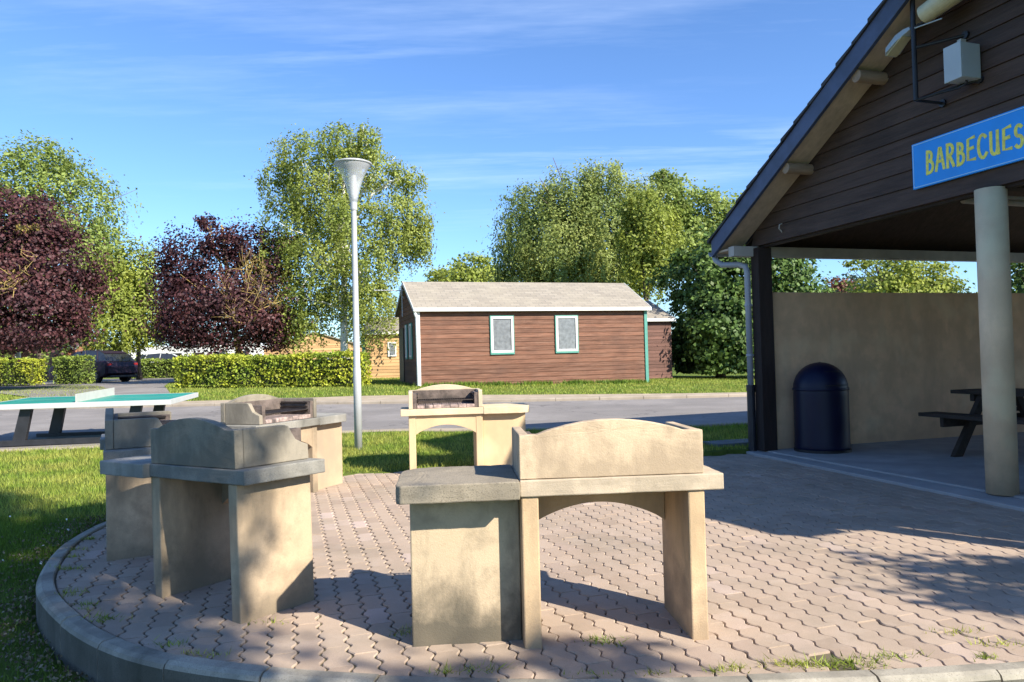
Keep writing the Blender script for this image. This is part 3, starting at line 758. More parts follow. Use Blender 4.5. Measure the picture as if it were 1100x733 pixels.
# picnic table -------------------------------------------------------
M['picnic'] = mat_wood('old_dark_wood', (.045, .033, .026), (8, 1.5, 8), .35)
c = G(2.18, -2.1, .045)
pt = thing('picnic_table', c, A17, 'dark wooden picnic table in the shade behind the cream column', 'picnic table')
for yy in (-.62, .62):
    for s_ in (-1, 1):
        MB().prism([(s_*.62, 0), (s_*.75, 0), (s_*.30, .70), (s_*.19, .70)], 'y', yy-.03, yy+.03).build('leg', M['picnic'], pt, bevel=.004)
    MB().box(-.82, .82, yy+.035, yy+.085, .34, .45).build('seat_support', M['picnic'], pt, bevel=.006)
    MB().box(-.36, .36, yy+.035, yy+.085, .62, .70).build('top_support', M['picnic'], pt, bevel=.006)
for s_ in (-1, 1):
    mb = MB()
    for k in range(2): x0 = s_*.74+(-.14 if k == 0 else .005); mb.box(x0, x0+.135, -.95, .95, .452, .495)
    mb.build('seat', M['picnic'], pt, bevel=.004)
mb = MB()
for k in range(5): mb.box(-.38+k*.153, -.38+k*.153+.147, -.95, .95, .702, .745)
mb.build('table_top', M['picnic'], pt, bevel=.004)

# drain cover --------------------------------------------------------
q = MB().box(-.35, .35, -.2, .2, 0, .05); M['drainm'] = mat_plain('grey_drain_cover', (.10, .11, .12), .8, var=.2)
o = q.build('drain_cover', M['drainm'], bevel=.01); o.location = (2.95, 10.0, Tz(2.95, 10.0)-.005); o.rotation_euler = (0, 0, A17)
tag(o, 'flat grey concrete drain cover in the shaded grass beside the shelter', 'drain cover')

# ------------------------------------------------------------------ lamp post
M['galv'] = mat_plain('painted_grey_steel', (.40, .41, .42), .45, var=.06, scale=3)
def mat_clear():
    mt, nt, b, o = new_mat('clear_lamp_cone'); b.inputs['Base Color'].default_value = (.9, .92, .95, 1); b.inputs['Roughness'].default_value = .2
    tr = nt.nodes.new('ShaderNodeBsdfTransparent'); tr.inputs[0].default_value = (.93, .95, .97, 1); ms = nt.nodes.new('ShaderNodeMixShader'); ms.inputs[0].default_value = .22
    nt.links.new(tr.outputs[0], ms.inputs[1]); nt.links.new(b.outputs[0], ms.inputs[2]); nt.links.new(ms.outputs[0], o.inputs[0]); return mt
M['cone'] = mat_clear()
lp = Vector((-2.175, 10.33, .10)); ZT = at(378, 176, 10.33).z-.10
lpo = thing('street_lamp', lp, 0, 'pale grey lamp post with a clear funnel shaped head on the grass', 'street lamp')
mb = MB(); mb.lathe([(.054, -.1), (.054, 1.1), (.046, 1.13), (.036, ZT-.66), (.036, ZT-.60)], n=24); mb.build('pole', M['galv'], lpo, smooth=True)
mb = MB(); mb.lathe([(.044, ZT-.66), (.048, ZT-.64), (.048, ZT-.56), (.04, ZT-.54)], n=24); mb.build('collar', M['galv'], lpo)
mb = MB(); mb.lathe([(.048, ZT-.55), (.07, ZT-.44), (.10, ZT-.32), (.15, ZT-.18), (.21, ZT-.07), (.245, ZT-.015)], n=32, cap=False)
q = mb.build('funnel', M['cone'], lpo, smooth=True); sd = q.modifiers.new('s', 'SOLIDIFY'); sd.thickness = .004
mb = MB(); mb.lathe([(.03, ZT-.55), (.05, ZT-.45), (.045, ZT-.2), (.035, ZT-.12)], n=20); mb.build('lamp_cylinder', M['lamp_white'], lpo, smooth=True)
mb = MB(); mb.lathe([(.12, ZT-.055), (.25, ZT-.02), (.262, ZT-.008), (.262, ZT+.004), (.22, ZT+.022), (.1, ZT+.034), (.01, ZT+.036)], n=40); mb.build('cap', M['galv'], lpo, smooth=True)

# ------------------------------------------------------------------ table-tennis table
M['tt_green'] = mat_plain('green_table_surface', (.02, .27, .19), .4, var=.15, scale=2)
M['white_rim'] = mat_plain('white_rim', (.45, .46, .45), .5, var=.05)
M['black_steel'] = mat_plain('black_steel', (.02, .02, .024), .45, var=.2)
M['tt_net'] = mat_plain('white_net_plate', (.46, .45, .42), .5, var=.05)
ttp = Vector((-5.28, 11.40, 0)); 
tt = thing('table_tennis_table', (ttp.x, ttp.y, Tz(-6, 11.6)+.02), R(8), 'green outdoor table tennis table with white rim and net at the roadside', 'table tennis table')
sl = .03
def TT(y): return .635+sl*y
mb = MB(); mb.add([(x, y, TT(y)+dz) for dz in (-.02, 0.002) for (x, y) in ((-2.70, .04), (-.04, .04), (-.04, 1.485), (-2.70, 1.485))], [(3, 2, 1, 0), (4, 5, 6, 7), (0, 1, 5, 4), (1, 2, 6, 5), (2, 3, 7, 6), (3, 0, 4, 7)])
mb.build('table_top', M['tt_green'], tt)
mb = MB()
for (x0, x1, y0, y1) in ((-2.74, 0, 0, .04), (-2.74, 0, 1.485, 1.525), (-2.74, -2.70, .04, 1.485), (-.04, 0, .04, 1.485)):
    mb.add([(x, y, TT(y)+dz) for dz in (-.075, .003) for (x, y) in ((x0, y0), (x1, y0), (x1, y1), (x0, y1))], [(3, 2, 1, 0), (4, 5, 6, 7), (0, 1, 5, 4), (1, 2, 6, 5), (2, 3, 7, 6), (3, 0, 4, 7)])
mb.build('rim', M['white_rim'], tt, bevel=.004)
mb = MB(); mb.add([(x, y, TT(y)+.0045) for (x, y) in ((-2.70, .755), (-.04, .755), (-.04, .77), (-2.70, .77))], [(0, 1, 2, 3)]); mb.build('centre_line', M['white_rim'], tt)
mb = MB(); mb.add([(x, y, TT(y)+dz) for dz in (.003, .13) for (x, y) in ((-1.376, .02), (-1.364, .02), (-1.364, 1.50), (-1.376, 1.50))], [(3, 2, 1, 0), (4, 5, 6, 7), (0, 1, 5, 4), (1, 2, 6, 5), (2, 3, 7, 6), (3, 0, 4, 7)])
mb.build('net', M['tt_net'], tt)
for k, yy in enumerate((.12, 1.25)):
    MB().box(-2.5, -.25, yy, yy+.1, .0, .085).build('foot_bar', M['black_steel'], tt, bevel=.005)
    for x0 in (-2.20, -.62):
        MB().prism([(x0-.12, .08), (x0+.06, .08), (x0+.16, TT(yy)-.05), (x0-.0, TT(yy)-.05)], 'y', yy+.01, yy+.09).build('leg', M['black_steel'], tt, bevel=.004)

# ------------------------------------------------------------------ cabins
M['red_wood'] = mat_wood('red_brown_boards', (.145, .064, .038), (.8, 10, 14), .45, .75, (.06, .03, .022), pale=(.26, .15, .105))
M['orange_wood'] = mat_wood('orange_boards', (.50, .31, .15), (.8, 10, 14), .15, .75, (.36, .21, .1))
M['dull_wood'] = mat_wood('dull_brown_boards', (.13, .065, .05), (.8, 10, 14), .3, .75)
M['white_pvc'] = mat_plain('white_pvc', (.66, .65, .62), .4, var=.03)
M['teal'] = mat_plain('teal_paint', (.07, .25, .20), .5, var=.08)
M['glass'] = mat_plain('dark_window_glass', (.17, .18, .19), .2, var=.2, spec=.8)
M['dark_glass'] = mat_plain('black_window_glass', (.02, .022, .025), .1, var=.2, spec=.8)
M['roof_grey'] = None
def mat_shingle():
    mt, nt, b, o = new_mat('grey_beige_shingles'); v = coords(nt)
    br = nt.nodes.new('ShaderNodeTexBrick'); nt.links.new(v, br.inputs['Vector'])
    br.inputs['Color1'].default_value = (.34, .29, .23, 1); br.inputs['Color2'].default_value = (.25, .21, .165, 1); br.inputs['Mortar'].default_value = (.15, .14, .12, 1)
    br.inputs['Scale'].default_value = 1; br.inputs['Brick Width'].default_value = .33; br.inputs['Row Height'].default_value = .14; br.inputs['Mortar Size'].default_value = .01
    c = mix(nt, math_(nt, 'MULTIPLY', noise(nt, v, 1.2, 5, .65, .4, .7), .5), br.outputs['Color'], (.36, .31, .23))
    c = mix(nt, math_(nt, 'MULTIPLY', noise(nt, v, 25, 4, .7), .4), c, (.2, .19, .16))
    nt.links.new(c, b.inputs['Base Color']); b.inputs['Roughness'].default_value = .9; bump(nt, b, br.outputs['Fac'], -.6, .02); return mt
M['roof_grey'] = mat_shingle()
def window(parent, x0, x1, z0, z1, y, frame, glass, fw=.07, trim=None, face='y'):
    """framed window on the y = const face (looking towards -y) or on the x = const face (looking to -x)"""
    def bx(mb, a0, a1, d0, d1, b0, b1):
        if face == 'y': mb.box(a0, a1, y+d0, y+d1, b0, b1)
        else: mb.box(y+d0, y+d1, a0, a1, b0, b1)
    mb = MB()
    bx(mb, x0, x1, -.05, -.005, z0, z0+fw); bx(mb, x0, x1, -.05, -.005, z1-fw, z1); bx(mb, x0, x0+fw, -.05, -.005, z0+fw, z1-fw); bx(mb, x1-fw, x1, -.05, -.005, z0+fw, z1-fw)
    w = mb.build('window', frame, parent, bevel=.004)
    mb = MB(); bx(mb, x0+fw, x1-fw, -.018, -.006, z0+fw, z1-fw); mb.build('pane', glass, w)
    if trim:
        mb = MB(); bx(mb, x0-.03, x1+.03, -.045, -.005, z1+.002, z1+.03); bx(mb, x0-.03, x1+.03, -.045, -.005, z0-.06, z0-.002)
        bx(mb, x0-.03, x0-.002, -.045, -.005, z0, z1); bx(mb, x1+.002, x1+.03, -.045, -.005, z0, z1); mb.build('trim', trim, w)
    return w
def lap_boards(mb, axis, a0, a1, face, zf, z0, z1, bh=.145, out=-1):
    """lapped boards on a face; zf(a) optional gable limit"""
    z = z0
    while z < z1-.01:
        zt = min(z+bh, z1); lo, hi = a0, a1
        if zf: 
            l2, h2 = zf(zt); lo = max(a0, l2); hi = min(a1, h2)
            if hi-lo < .05: break
        lo0, hi0 = (lo, hi) if not zf else (max(a0, zf(z)[0]), min(a1, zf(z)[1]))
        o0 = face+out*.024; o1 = face+out*.008
        if axis == 'x': vs = [(lo0, o0, z), (hi0, o0, z), (hi, o1, zt), (lo, o1, zt), (lo0, face, z), (hi0, face, z), (hi, face, zt), (lo, face, zt)]
        else: vs = [(o0, lo0, z), (o0, hi0, z), (o1, hi, zt), (o1, lo, zt), (face, lo0, z), (face, hi0, z), (face, hi, zt), (face, lo, zt)]
        mb.add(vs, [(0, 1, 2, 3), (4, 7, 6, 5), (0, 4, 5, 1), (1, 5, 6, 2), (2, 6, 7, 3), (3, 7, 4, 0)]); z = zt
def cabin(name, loc_, rz, L, W, H, RH, wood, label, zb=0, over=.12, roofm=None, windows=(), sidewins=(), trimc=None, gable_front=False, group='wooden holiday cabins'):
    c = thing(name, loc_, rz, label, 'cabin', group)
    roofm = roofm or M['roof_grey']
    mb = MB(); mb.box(.02, L-.02, .02, W-.02, zb, H)
    mb.prism([(.02, H), (W-.02, H), (W/2, H+RH-.03)], 'x', .02, L-.02) if not gable_front else mb.prism([(.02, H), (L-.02, H), (L/2, H+RH-.03)], 'y', .02, W-.02)
    lap_boards(mb, 'x', 0, L, .02, (lambda z: (-1, L+1) if z <= H else ((z-H)/RH*L/2, L-(z-H)/RH*L/2)) if gable_front else None, zb, H+RH-.06 if gable_front else H-.01)
    lap_boards(mb, 'y', 0, W, .02, None if gable_front else (lambda z: (-1, W+1) if z <= H else ((z-H)/RH*W/2, W-(z-H)/RH*W/2)), zb, H-.01 if gable_front else H+RH-.06)
    mb.build('wall', wood, c)
    # roof
    th = .06
    mb = MB()
    if not gable_front:
        for s_ in (0, 1):
            y0 = -over if s_ == 0 else W+over; z0 = H-over*RH/(W/2)
            mb.prism([(y0, z0), (W/2, H+RH), (W/2, H+RH+th), (y0, z0+th)], 'x', -over, L+over)
    else:
        for s_ in (0, 1):
            x0 = -over if s_ == 0 else L+over; z0 = H-over*RH/(L/2)
            mb.prism([(x0, z0), (L/2, H+RH), (L/2, H+RH+th), (x0, z0+th)], 'y', -over, W+over)
    mb.build('roof', roofm, c)
    if not gable_front:
        z0 = H-over*RH/(W/2)
        mb = MB(); mb.box(-over-.01, L+over+.01, -over-.07, -over-.003, z0-.07, z0+.045); mb.build('gutter', M['white_pvc'], c, bevel=.01)
        for xx in (-over-.02, L+over+.002):
            mb = MB(); 
            for s_ in (0, 1):
                y0 = -over if s_ == 0 else W+over
                mb.prism([(y0, z0-.05), (W/2, H+RH-.05), (W/2, H+RH+th+.01), (y0, z0+th+.01)], 'x', xx, xx+.018)
            mb.build('verge_board', M['white_pvc'], c)
    for w in windows: window(c, *w, -.0, M['white_pvc'], M['glass'], trim=trimc)
    for w in sidewins: window(c, *w, .0, M['white_pvc'], M['dark_glass'], trim=trimc, face='x')
    return c
c0 = Vector((-3.0, 23.4, .41))
cb = cabin('cabin', c0, A17, 8.05, 3.9, 2.56, .98, M['red_wood'], 'reddish brown weathered cabin with two white windows across the road',
           zb=-.02, windows=((2.42, 3.18, 1.08, 2.26), (4.68, 5.45, 1.08, 2.26)), sidewins=((.9, 1.35, 1.0, 2.1), (1.9, 2.2, 1.0, 2.1)), trimc=M['teal'])
c_ = MB(); c_.box(-.03, .09, -.045, -.005, .0, 2.42); c_.tube([(-.07, -.10, 2.44), (-.06, -.10, 2.34), (-.02, -.10, 2.25), (.0, -.10, .1)], .05, 12); c_.build('downpipe', M['white_pvc'], cb)
MB().box(7.96, 8.07, -.035, .018, -.2, 2.47).build('corner_board', M['teal'], cb)
mb = MB(); mb.box(-.03, .0, 2.75, 3.75, .0, 2.05); mb.build('door', mat_plain('dark_door', (.03, .025, .02), .5), cb)
mb = MB()
for xx in (.3, 2.2, 4.2, 6.1, 7.6):
    for yy in (.3, 3.5): mb.box(xx, xx+.3, yy, yy+.3, -.5, -.02)
mb.build('foundation_block', M['kerb'], cb)
mb = MB(); mb.box(.03, 8.0, .05, 3.85, -.06, -.022); mb.box(.05, 8.0, .08, .14, -.35, -.06); mb.build('floor_frame', M['dark_beam'], cb)
# antenna on the cabin
an = thing('tv_antenna', c0+E2*2.0+E1*(-.25)+Vector((0, 0, 2.4)), A17, 'silver television antenna above the red brown cabin gable', 'antenna')
mb = MB(); mb.tube([(.1, 0, .0), (.1, 0, .95)], .018, 8); mb.build('mast', M['galv'], an)
mb = MB(); mb.tube([(-.85, 0, .9), (.15, 0, .9)], .014, 8)
for k in range(8): mb.tube([(-.85+k*.11, -.22, .9), (-.85+k*.11, .22, .9)], .009, 6)
for s_ in (-1, 1):
    for k in range(3): mb.tube([(.02+.05*k, -.25, .9+s_*(.08+.08*k)), (.02+.05*k, .25, .9+s_*(.08+.08*k))], .009, 6)
    mb.tube([(.0, 0, .9), (.16, 0, .9+s_*.28)], .01, 6)
mb.build('elements', M['galv'], an)
# second brown cabin behind right
p = at(722.5, 405.5, 30.6)
cabin('cabin', p-E1*5.0-Vector((0, 0, .02)), A17, 5.0, 4.2, 2.45, .85, M['dull_wood'], 'dull brown cabin partly hidden behind the right end of the reddish cabin', trimc=None)
c2 = bpy.data.objects[-1] if False else None
# orange cabins
p = at(393, 411, 33.0)
oc = cabin('cabin', p-Vector((0, 0, .02)), R(5), 5.5, 4.5, 2.25, .75, M['orange_wood'], 'bright orange cabin with green corner, left of the reddish cabin', windows=((1.0, 1.38, 1.15, 1.8),), trimc=None)
MB().box(-.14, .0, -.04, .02, .0, 2.2).build('corner_board', M['teal'], oc)
p = at(284, 398, 46.0)
cabin('cabin', (p.x, p.y, .5), R(8), 6.2, 4.5, 1.75, .95, M['orange_wood'], 'orange cabin behind the clipped hedge and the birch trunk', windows=((3.7, 4.15, .95, 1.45), (4.8, 5.2, .6, 1.2)), gable_front=True)
M['brick'] = mat_plain('orange_brick', (.40, .17, .085), .9, var=.2, scale=6, bmp=.3, grime=(.3, .13, .07))
p = at(30, 392, 52.0)
cabin('cabin', (p.x-.5, p.y, .5), R(12), 3.4, 4.5, 2.3, .8, M['brick'], 'orange red cabin behind the left end of the hedge', windows=(), group='wooden holiday cabins')
p = at(-30, 392, 46.0)
cabin('cabin', (p.x, p.y, .5), R(12), 3.4, 4.5, 3.0, 1.0, M['dull_wood'], 'dark brown cabin at the left edge in the shade of the purple tree', windows=((2.4, 2.75, 1.2, 2.0),))

# ------------------------------------------------------------------ caravans and vehicles
M['caravan'] = mat_plain('white_caravan_panel', (.62, .62, .60), .35, var=.03)
M['tyre'] = mat_plain('tyre', (.012, .012, .013), .8)
M['rim'] = mat_plain('alloy', (.35, .35, .36), .3, .8)
def caravan(px, Y, L, label, rz):
    p = at(px, 395, Y); z = Tz(p.x, p.y)
    t = thing('caravan', (p.x, p.y, z), rz, label, 'caravan', 'white caravans beyond the hedge')
    pr = [(-L/2, .55), (-L/2+.05, 1.6), (-L/2+.35, 2.35), (-L/2+.7, 2.55), (L/2-.7, 2.6), (L/2-.25, 2.4), (L/2, 1.7), (L/2, .55), (L/2-.1, .42), (-L/2+.1, .42)]
    MB().prism(pr, 'y', 0, 2.2).build('body', M['caravan'], t, bevel=.06)
    for (a, b) in ((-L*.36, -L*.16), (L*.05, L*.25)):
        MB().box(a, b, -.015, .02, 1.25, 1.85).build('window', M['dark_glass'], t, bevel=.02)
    for s_ in (.03, 2.0):
        MB().tube([(0, s_, .33), (0, s_+.18, .33)], .33, 20).build('wheel', M['tyre'], t)
    MB().box(-L/2-1.1, -L/2, 1.05, 1.15, .4, .5).build('drawbar', M['galv'], t)
caravan(152, 66, 5.2, 'white caravan just right of the dark car roof', R(10))
caravan(205, 64, 5.0, 'white caravan behind the pale car, left of the second purple tree trunk', R(-5))
caravan(252, 60, 4.6, 'white caravan under the second purple tree', R(8))
caravan(283, 66, 4.6, 'white caravan at the right, between the purple tree and the birch', R(15))
def car(loc_, rz, paint, label, L=4.4, W=1.82, H=1.64, name='parked_car'):
    t = thing(name, loc_, rz, label, 'car', 'cars parked beyond the hedge')
    # side outline (x forward), lofted in width
    body = [(-2.2, .45), (-2.22, .80), (-2.15, 1.02), (-1.95, 1.10), (1.0, 1.05), (1.75, .98), (2.08, .82), (2.18, .60), (2.15, .38), (1.72, .28), (-1.9, .30)]
    k = L/4.4
    mb = MB(); n = len(body)
    secs = [(-W/2, .93, .0), (-W/2+.07, 1.0, .0), (W/2-.07, 1.0, 0), (W/2, .93, 0)]
    vs = []
    for y, sc, _ in secs:
        for (x, z) in body: vs.append((x*k*sc, y, .66+(z-.66)*(sc if z > .66 else 1)))
    fs = [(i*n+j, i*n+(j+1) % n, (i+1)*n+(j+1) % n, (i+1)*n+j) for i in range(3) for j in range(n)]+[tuple(range(n))[::-1], tuple(range(3*n, 4*n))]
    mb.add(vs, fs); mb.build('body', paint, t, bevel=.03)
    gh = [(-2.05, 1.04), (-1.75, 1.42), (-1.45, 1.56), (-.4, H-.0), (.35, H-.06), (1.25, 1.04)]
    mb = MB(); n = len(gh); vs = []
    for y, ins_ in ((-W/2+.06, 0), (-W/2+.20, 1), (W/2-.20, 1), (W/2-.06, 0)):
        for (x, z) in gh:
            vs.append((x*k, y, z if ins_ else min(z, 1.06)))
    # glasshouse as tapered prism
    low = [(-2.05, 1.03), (1.25, 1.03)]
    vs = []
    for y in (-1, 1):
        for (x, z) in gh: vs.append((x*k, y*(W/2-.06-.20*(z-1.03)/.6), z))
    fs = [tuple(range(n))[::-1], tuple(range(n, 2*n))]+[(i, (i+1) % n, n+(i+1) % n, n+i) for i in range(n)]
    mb = MB(); mb.add(vs, fs); mb.build('glasshouse', M['dark_glass'], t)
    mb = MB(); mb.prism([(-1.72, 1.46), (-1.42, 1.575), (-.4, H+.015), (.35, H-.045), (.52, H-.14), (.30, H-.08), (-.4, H-.03), (-1.4, 1.52)], 'y', -W/2+.27, W/2-.27); mb.build('roof_panel', paint, t, bevel=.01)
    for y in (-1, 1):
        for (xa, za, xb, zb_) in ((.38, H-.07, 1.22, 1.05), (-.35, H-.03, -.45, 1.05), (-1.2, 1.57, -1.45, 1.06)):
            ya = y*(W/2-.055-.20*(za-1.03)/.6); yb = y*(W/2-.055)
            MB().tube([(xa, ya, za), (xb, yb, zb_)], .028, 6).build('pillar', paint, t)
        for x in (-1.32, 1.38):
            w = MB().tube([(x*k, y*(W/2-.20), .34), (x*k, y*(W/2+.015), .34)], .345, 28).build('wheel', M['tyre'], t)
            MB().tube([(x*k, y*(W/2+.01), .34), (x*k, y*(W/2+.025), .34)], .22, 20).build('rim', M['rim'], w)
        MB().box(-2.20, -2.02, min(y*.62, y*.86), max(y*.62, y*.86), .82, .96).build('tail_light', mat_plain('tail_light', (.30, .01, .01), .6), t, bevel=.02)
        MB().box(1.98, 2.12, min(y*.60, y*.84), max(y*.60, y*.84), .66, .78).build('headlight', M['glass'], t, bevel=.02)
    MB().box(-2.25, 2.16, -W/2+.12, W/2-.12, .24, .36).build('bumper', M['bin_black'], t, bevel=.02)
    return t
M['car_dark'] = mat_plain('dark_plum_car_paint', (.020, .011, .026), .5, var=.1, spec=.4)
M['car_pale'] = mat_plain('pale_grey_car_paint', (.45, .46, .47), .25, var=.05)
M['car_black'] = mat_plain('near_black_car_paint', (.015, .016, .02), .2, var=.05)
p = at(100, 412, 38.2)
car((p.x, p.y, Tz(p.x, p.y)+.03), R(157), M['car_dark'], 'dark plum car parked behind the end of the left hedge')
p = at(180, 408, 52.0)
car((p.x, p.y, Tz(p.x, p.y)+.03), R(20), M['car_pale'], 'pale grey car seen over the small hedge in front of the caravans')

# ------------------------------------------------------------------ foliage
def leaf_quads(P, size, droop=0.0, aspect=.6, r=None, out=None, bias=1.1):
    """one rhombus leaf per point"""
    n = len(P); r = r or rng
    d = r.normal(size=(n, 3)); d[:, 2] = d[:, 2]*(1-droop)-droop*1.2; d /= np.linalg.norm(d, axis=1)[:, None]+1e-9
    q = r.normal(size=(n, 3))
    if out is not None:      # leaves turn their faces outwards and up, as real leaves do
        nrm = q*.7+out*bias+np.array([0, 0, .35]); nrm /= np.linalg.norm(nrm, axis=1)[:, None]+1e-9
        d = d-nrm*np.sum(d*nrm, 1)[:, None]; d /= np.linalg.norm(d, axis=1)[:, None]+1e-9; q = nrm
    s = np.cross(d, q); s /= np.linalg.norm(s, axis=1)[:, None]+1e-9
    L = (size*r.uniform(.6, 1.35, n))[:, None]
    a = P-d*L*.5; b = P+s*L*aspect*.5; c = P+d*L*.5; e = P-s*L*aspect*.5
    return np.stack([a, b, c, e], 1)
def clump_points(clumps, n, sub=26, spread=.22, shell=.55, r=None):
    r = r or rng
    vol = np.array([c[3]*c[4]*c[5] for c in clumps])**(2/3); w = vol/vol.sum(); out = []
    for c, wi in zip(clumps, w):
        k = max(60, int(n*wi)); ns = max(5, int(sub*(c[3]*c[4]*c[5])**(1/3)))
        d = r.normal(size=(ns, 3)); d /= np.linalg.norm(d, axis=1)[:, None]
        rad = r.uniform(shell, 1.04, ns)**.7; cen = d*rad[:, None]
        pick = r.integers(0, ns, k); sp = spread*r.uniform(.6, 1.4, ns)[pick]
        pts = cen[pick]+r.normal(size=(k, 3))*sp[:, None]*np.array([1, 1, .75])
        out.append(pts*np.array(c[3:6])+np.array(c[:3]))
    return np.concatenate(out)
def strand_points(clumps, n, length, per=22, r=None):
    """hanging strands for weeping crowns"""
    r = r or rng; m_ = n//per; st = clump_points(clumps, m_, sub=40, spread=.12, shell=.75, r=r)
    k = len(st); L = length*r.uniform(.35, 1.2, k); sway = r.normal(size=(k, 2))*.12
    t = np.linspace(0, 1, per)
    P = np.repeat(st[:, None, :], per, 1); P[:, :, 2] -= L[:, None]*t[None]
    P[:, :, 0] += sway[:, :1]*t[None]*L[:, None]; P[:, :, 1] += sway[:, 1:]*t[None]*L[:, None]
    P = P.reshape(-1, 3); return P+r.normal(size=P.shape)*.07
def limbs(mb, base, top, clumps, r0, r, frac=.35, wig=.25, n=7, small=.3):
    base = np.array(base, float); top = np.array(top, float)
    path = [base+(top-base)*t+np.array([r.normal()*wig*.35*t, r.normal()*wig*.35*t, 0]) for t in np.linspace(0, 1, 7)]
    rad = [r0*1.25]+[r0*(1-.75*t) for t in np.linspace(0, 1, 7)[1:]]
    mb.tube(path, rad, 10)
    for c in clumps:
        t = r.uniform(frac, .9); i = int(t*6); s = path[i]; e = np.array(c[:3])
        mid = (s+e)/2+np.array([0, 0, .12*np.linalg.norm(e-s)])+r.normal(size=3)*wig*.4
        mb.tube([s, (s+mid)/2+r.normal(size=3)*.05, mid, (mid+e)/2, e], [r0*.45, r0*.34, r0*.25, r0*.17, r0*.08], 6)
        for _ in range(3):
            e2_ = e+r.normal(size=3)*np.array(c[3:6])*.55
            mb.tube([mid, (mid+e2_)/2+r.normal(size=3)*.1, e2_], [r0*.16, r0*.1, r0*.04], 5)
def tree(name, base, clumps, n, size, leafm, barkm, label, cat='tree', group=None, r0=.18, trunk_h=None, weeping=0, seed=1, top=None, shell=.55, spread=.22, droop=0, strands=.6):
    r = np.random.default_rng(seed)
    t = thing(name, base, 0, label, cat, group); b = np.array(base)
    cl = [tuple(np.array(c[:3])-b)+tuple(c[3:6]) for c in clumps]
    if top is None: cm = max(cl, key=lambda c: c[2]); top = (cm[0]*.6, cm[1]*.6, cm[2])
    mb = MB(); limbs(mb, (0, 0, -.2), top, cl, r0, r); mb.build('trunk', barkm, t, smooth=True)
    if weeping:
        k = int(n*strands)
        P = np.concatenate([strand_points(cl, k, weeping, r=r), clump_points(cl, n-k, r=r, shell=shell, spread=spread)])
        dr = .75
    else: P = clump_points(cl, n, r=r, shell=shell, spread=spread); dr = droop
    P = P[P[:, 2] > .25]
    cc = np.array([c[:3] for c in cl]); vol = np.array([c[3]*c[4]*c[5] for c in cl]); cen = (cc*vol[:, None]).sum(0)/vol.sum()
    near = cc[np.argmin(((P[:, None]-cc[None])/np.array([c[3:6] for c in cl])[None]).__pow__(2).sum(2), 1)]
    o1 = P-near; o1 /= np.linalg.norm(o1, axis=1)[:, None]+1e-9; o2 = P-cen; o2 /= np.linalg.norm(o2, axis=1)[:, None]+1e-9
    quads_mesh('crown', leaf_quads(P, size, dr, .55 if weeping else .8, r=r, out=o1*.6+o2*.4), leafm, t)
    return t
def clump_px(px, py, Y, rx, rz, ry=None):
    """crown lobe measured in photo pixels"""
    c = at(px, py, Y); k = Y/F
    return (c.x, c.y, c.z, rx*k, (ry or rx)*k, rz*k)
M['bark'] = mat_plain('grey_brown_bark', (.12, .095, .07), .9, var=.4, scale=6, bmp=.5)
M['bark_ochre'] = mat_plain('lichen_ochre_bark', (.42, .30, .10), .9, var=.3, scale=6, bmp=.5, grime=(.2, .14, .07))
M['bark_birch'] = mat_plain('white_birch_bark', (.68, .66, .60), .8, var=.1, scale=4, bmp=.3, grime=(.2, .18, .15))
M['lf_purple'] = mat_leaf('purple_plum_leaves', (.095, .034, .036), (.05, .020, .024), trans=.25, var=.55, clump=.6)
M['lf_birch'] = mat_leaf('birch_leaves', (.34, .38, .085), (.23, .285, .055), trans=.45, clump=.5)
M['lf_willow'] = mat_leaf('willow_leaves', (.33, .37, .10), (.20, .26, .07), trans=.42, clump=.35)
M['lf_yellow'] = mat_leaf('yellow_green_leaves', (.32, .36, .06), (.23, .28, .05), trans=.4, clump=.6)
M['lf_light'] = mat_leaf('light_green_leaves', (.31, .375, .095), (.22, .285, .065), trans=.45, clump=.4)
M['lf_dark'] = mat_leaf('dark_green_leaves', (.12, .19, .04), (.07, .125, .03), trans=.3, clump=.7)
M['lf_mid'] = mat_leaf('mid_green_leaves', (.11, .17, .035), (.08, .13, .03), trans=.35, clump=.5)
M['lf_ochre'] = mat_leaf('faded_ochre_leaves', (.36, .27, .07), (.24, .19, .06), trans=.3, var=.5)
M['lf_rust'] = mat_leaf('rusty_leaves', (.20, .075, .045), (.14, .05, .035), trans=.3)
def gp(px, Y): p = at(px, 395, Y); return (p.x, Y, Tz(p.x, Y))

# purple plum trees
cl = [clump_px(*a) for a in ((10, 262, 27, 60, 48), (58, 290, 27, 42, 45), (-30, 300, 27, 60, 60), (20, 330, 26.5, 55, 38), (70, 320, 27.5, 34, 34), (20, 355, 27, 60, 22), (75, 345, 27.5, 24, 20), (-10, 235, 28, 40, 36), (40, 245, 27.5, 34, 32), (-60, 260, 27, 50, 50))]
tree('plum_tree', gp(-28, 27), cl, 46000, .115, M['lf_purple'], M['bark_ochre'], 'large dark purple leaved tree cut by the left edge', r0=.22, seed=3, group='purple leaved trees')
cl = [clump_px(*a) for a in ((200, 278, 32, 28, 28), (238, 258, 32, 26, 26), (222, 242, 32, 12, 12), (268, 268, 32, 22, 30), (298, 282, 32, 24, 30), (310, 262, 32, 12, 14), (178, 300, 32, 16, 20), (225, 318, 31.5, 46, 36), (275, 325, 32, 44, 36), (190, 330, 32, 26, 34), (250, 350, 32, 54, 30), (298, 345, 32, 24, 30), (195, 352, 32, 30, 24))]
tree('plum_tree', gp(262, 32), cl, 42000, .12, M['lf_purple'], M['bark_ochre'], 'dark purple leaved tree with ochre branches showing, between green tree and birch', r0=.17, seed=4, spread=.27, shell=.45, group='purple leaved trees')
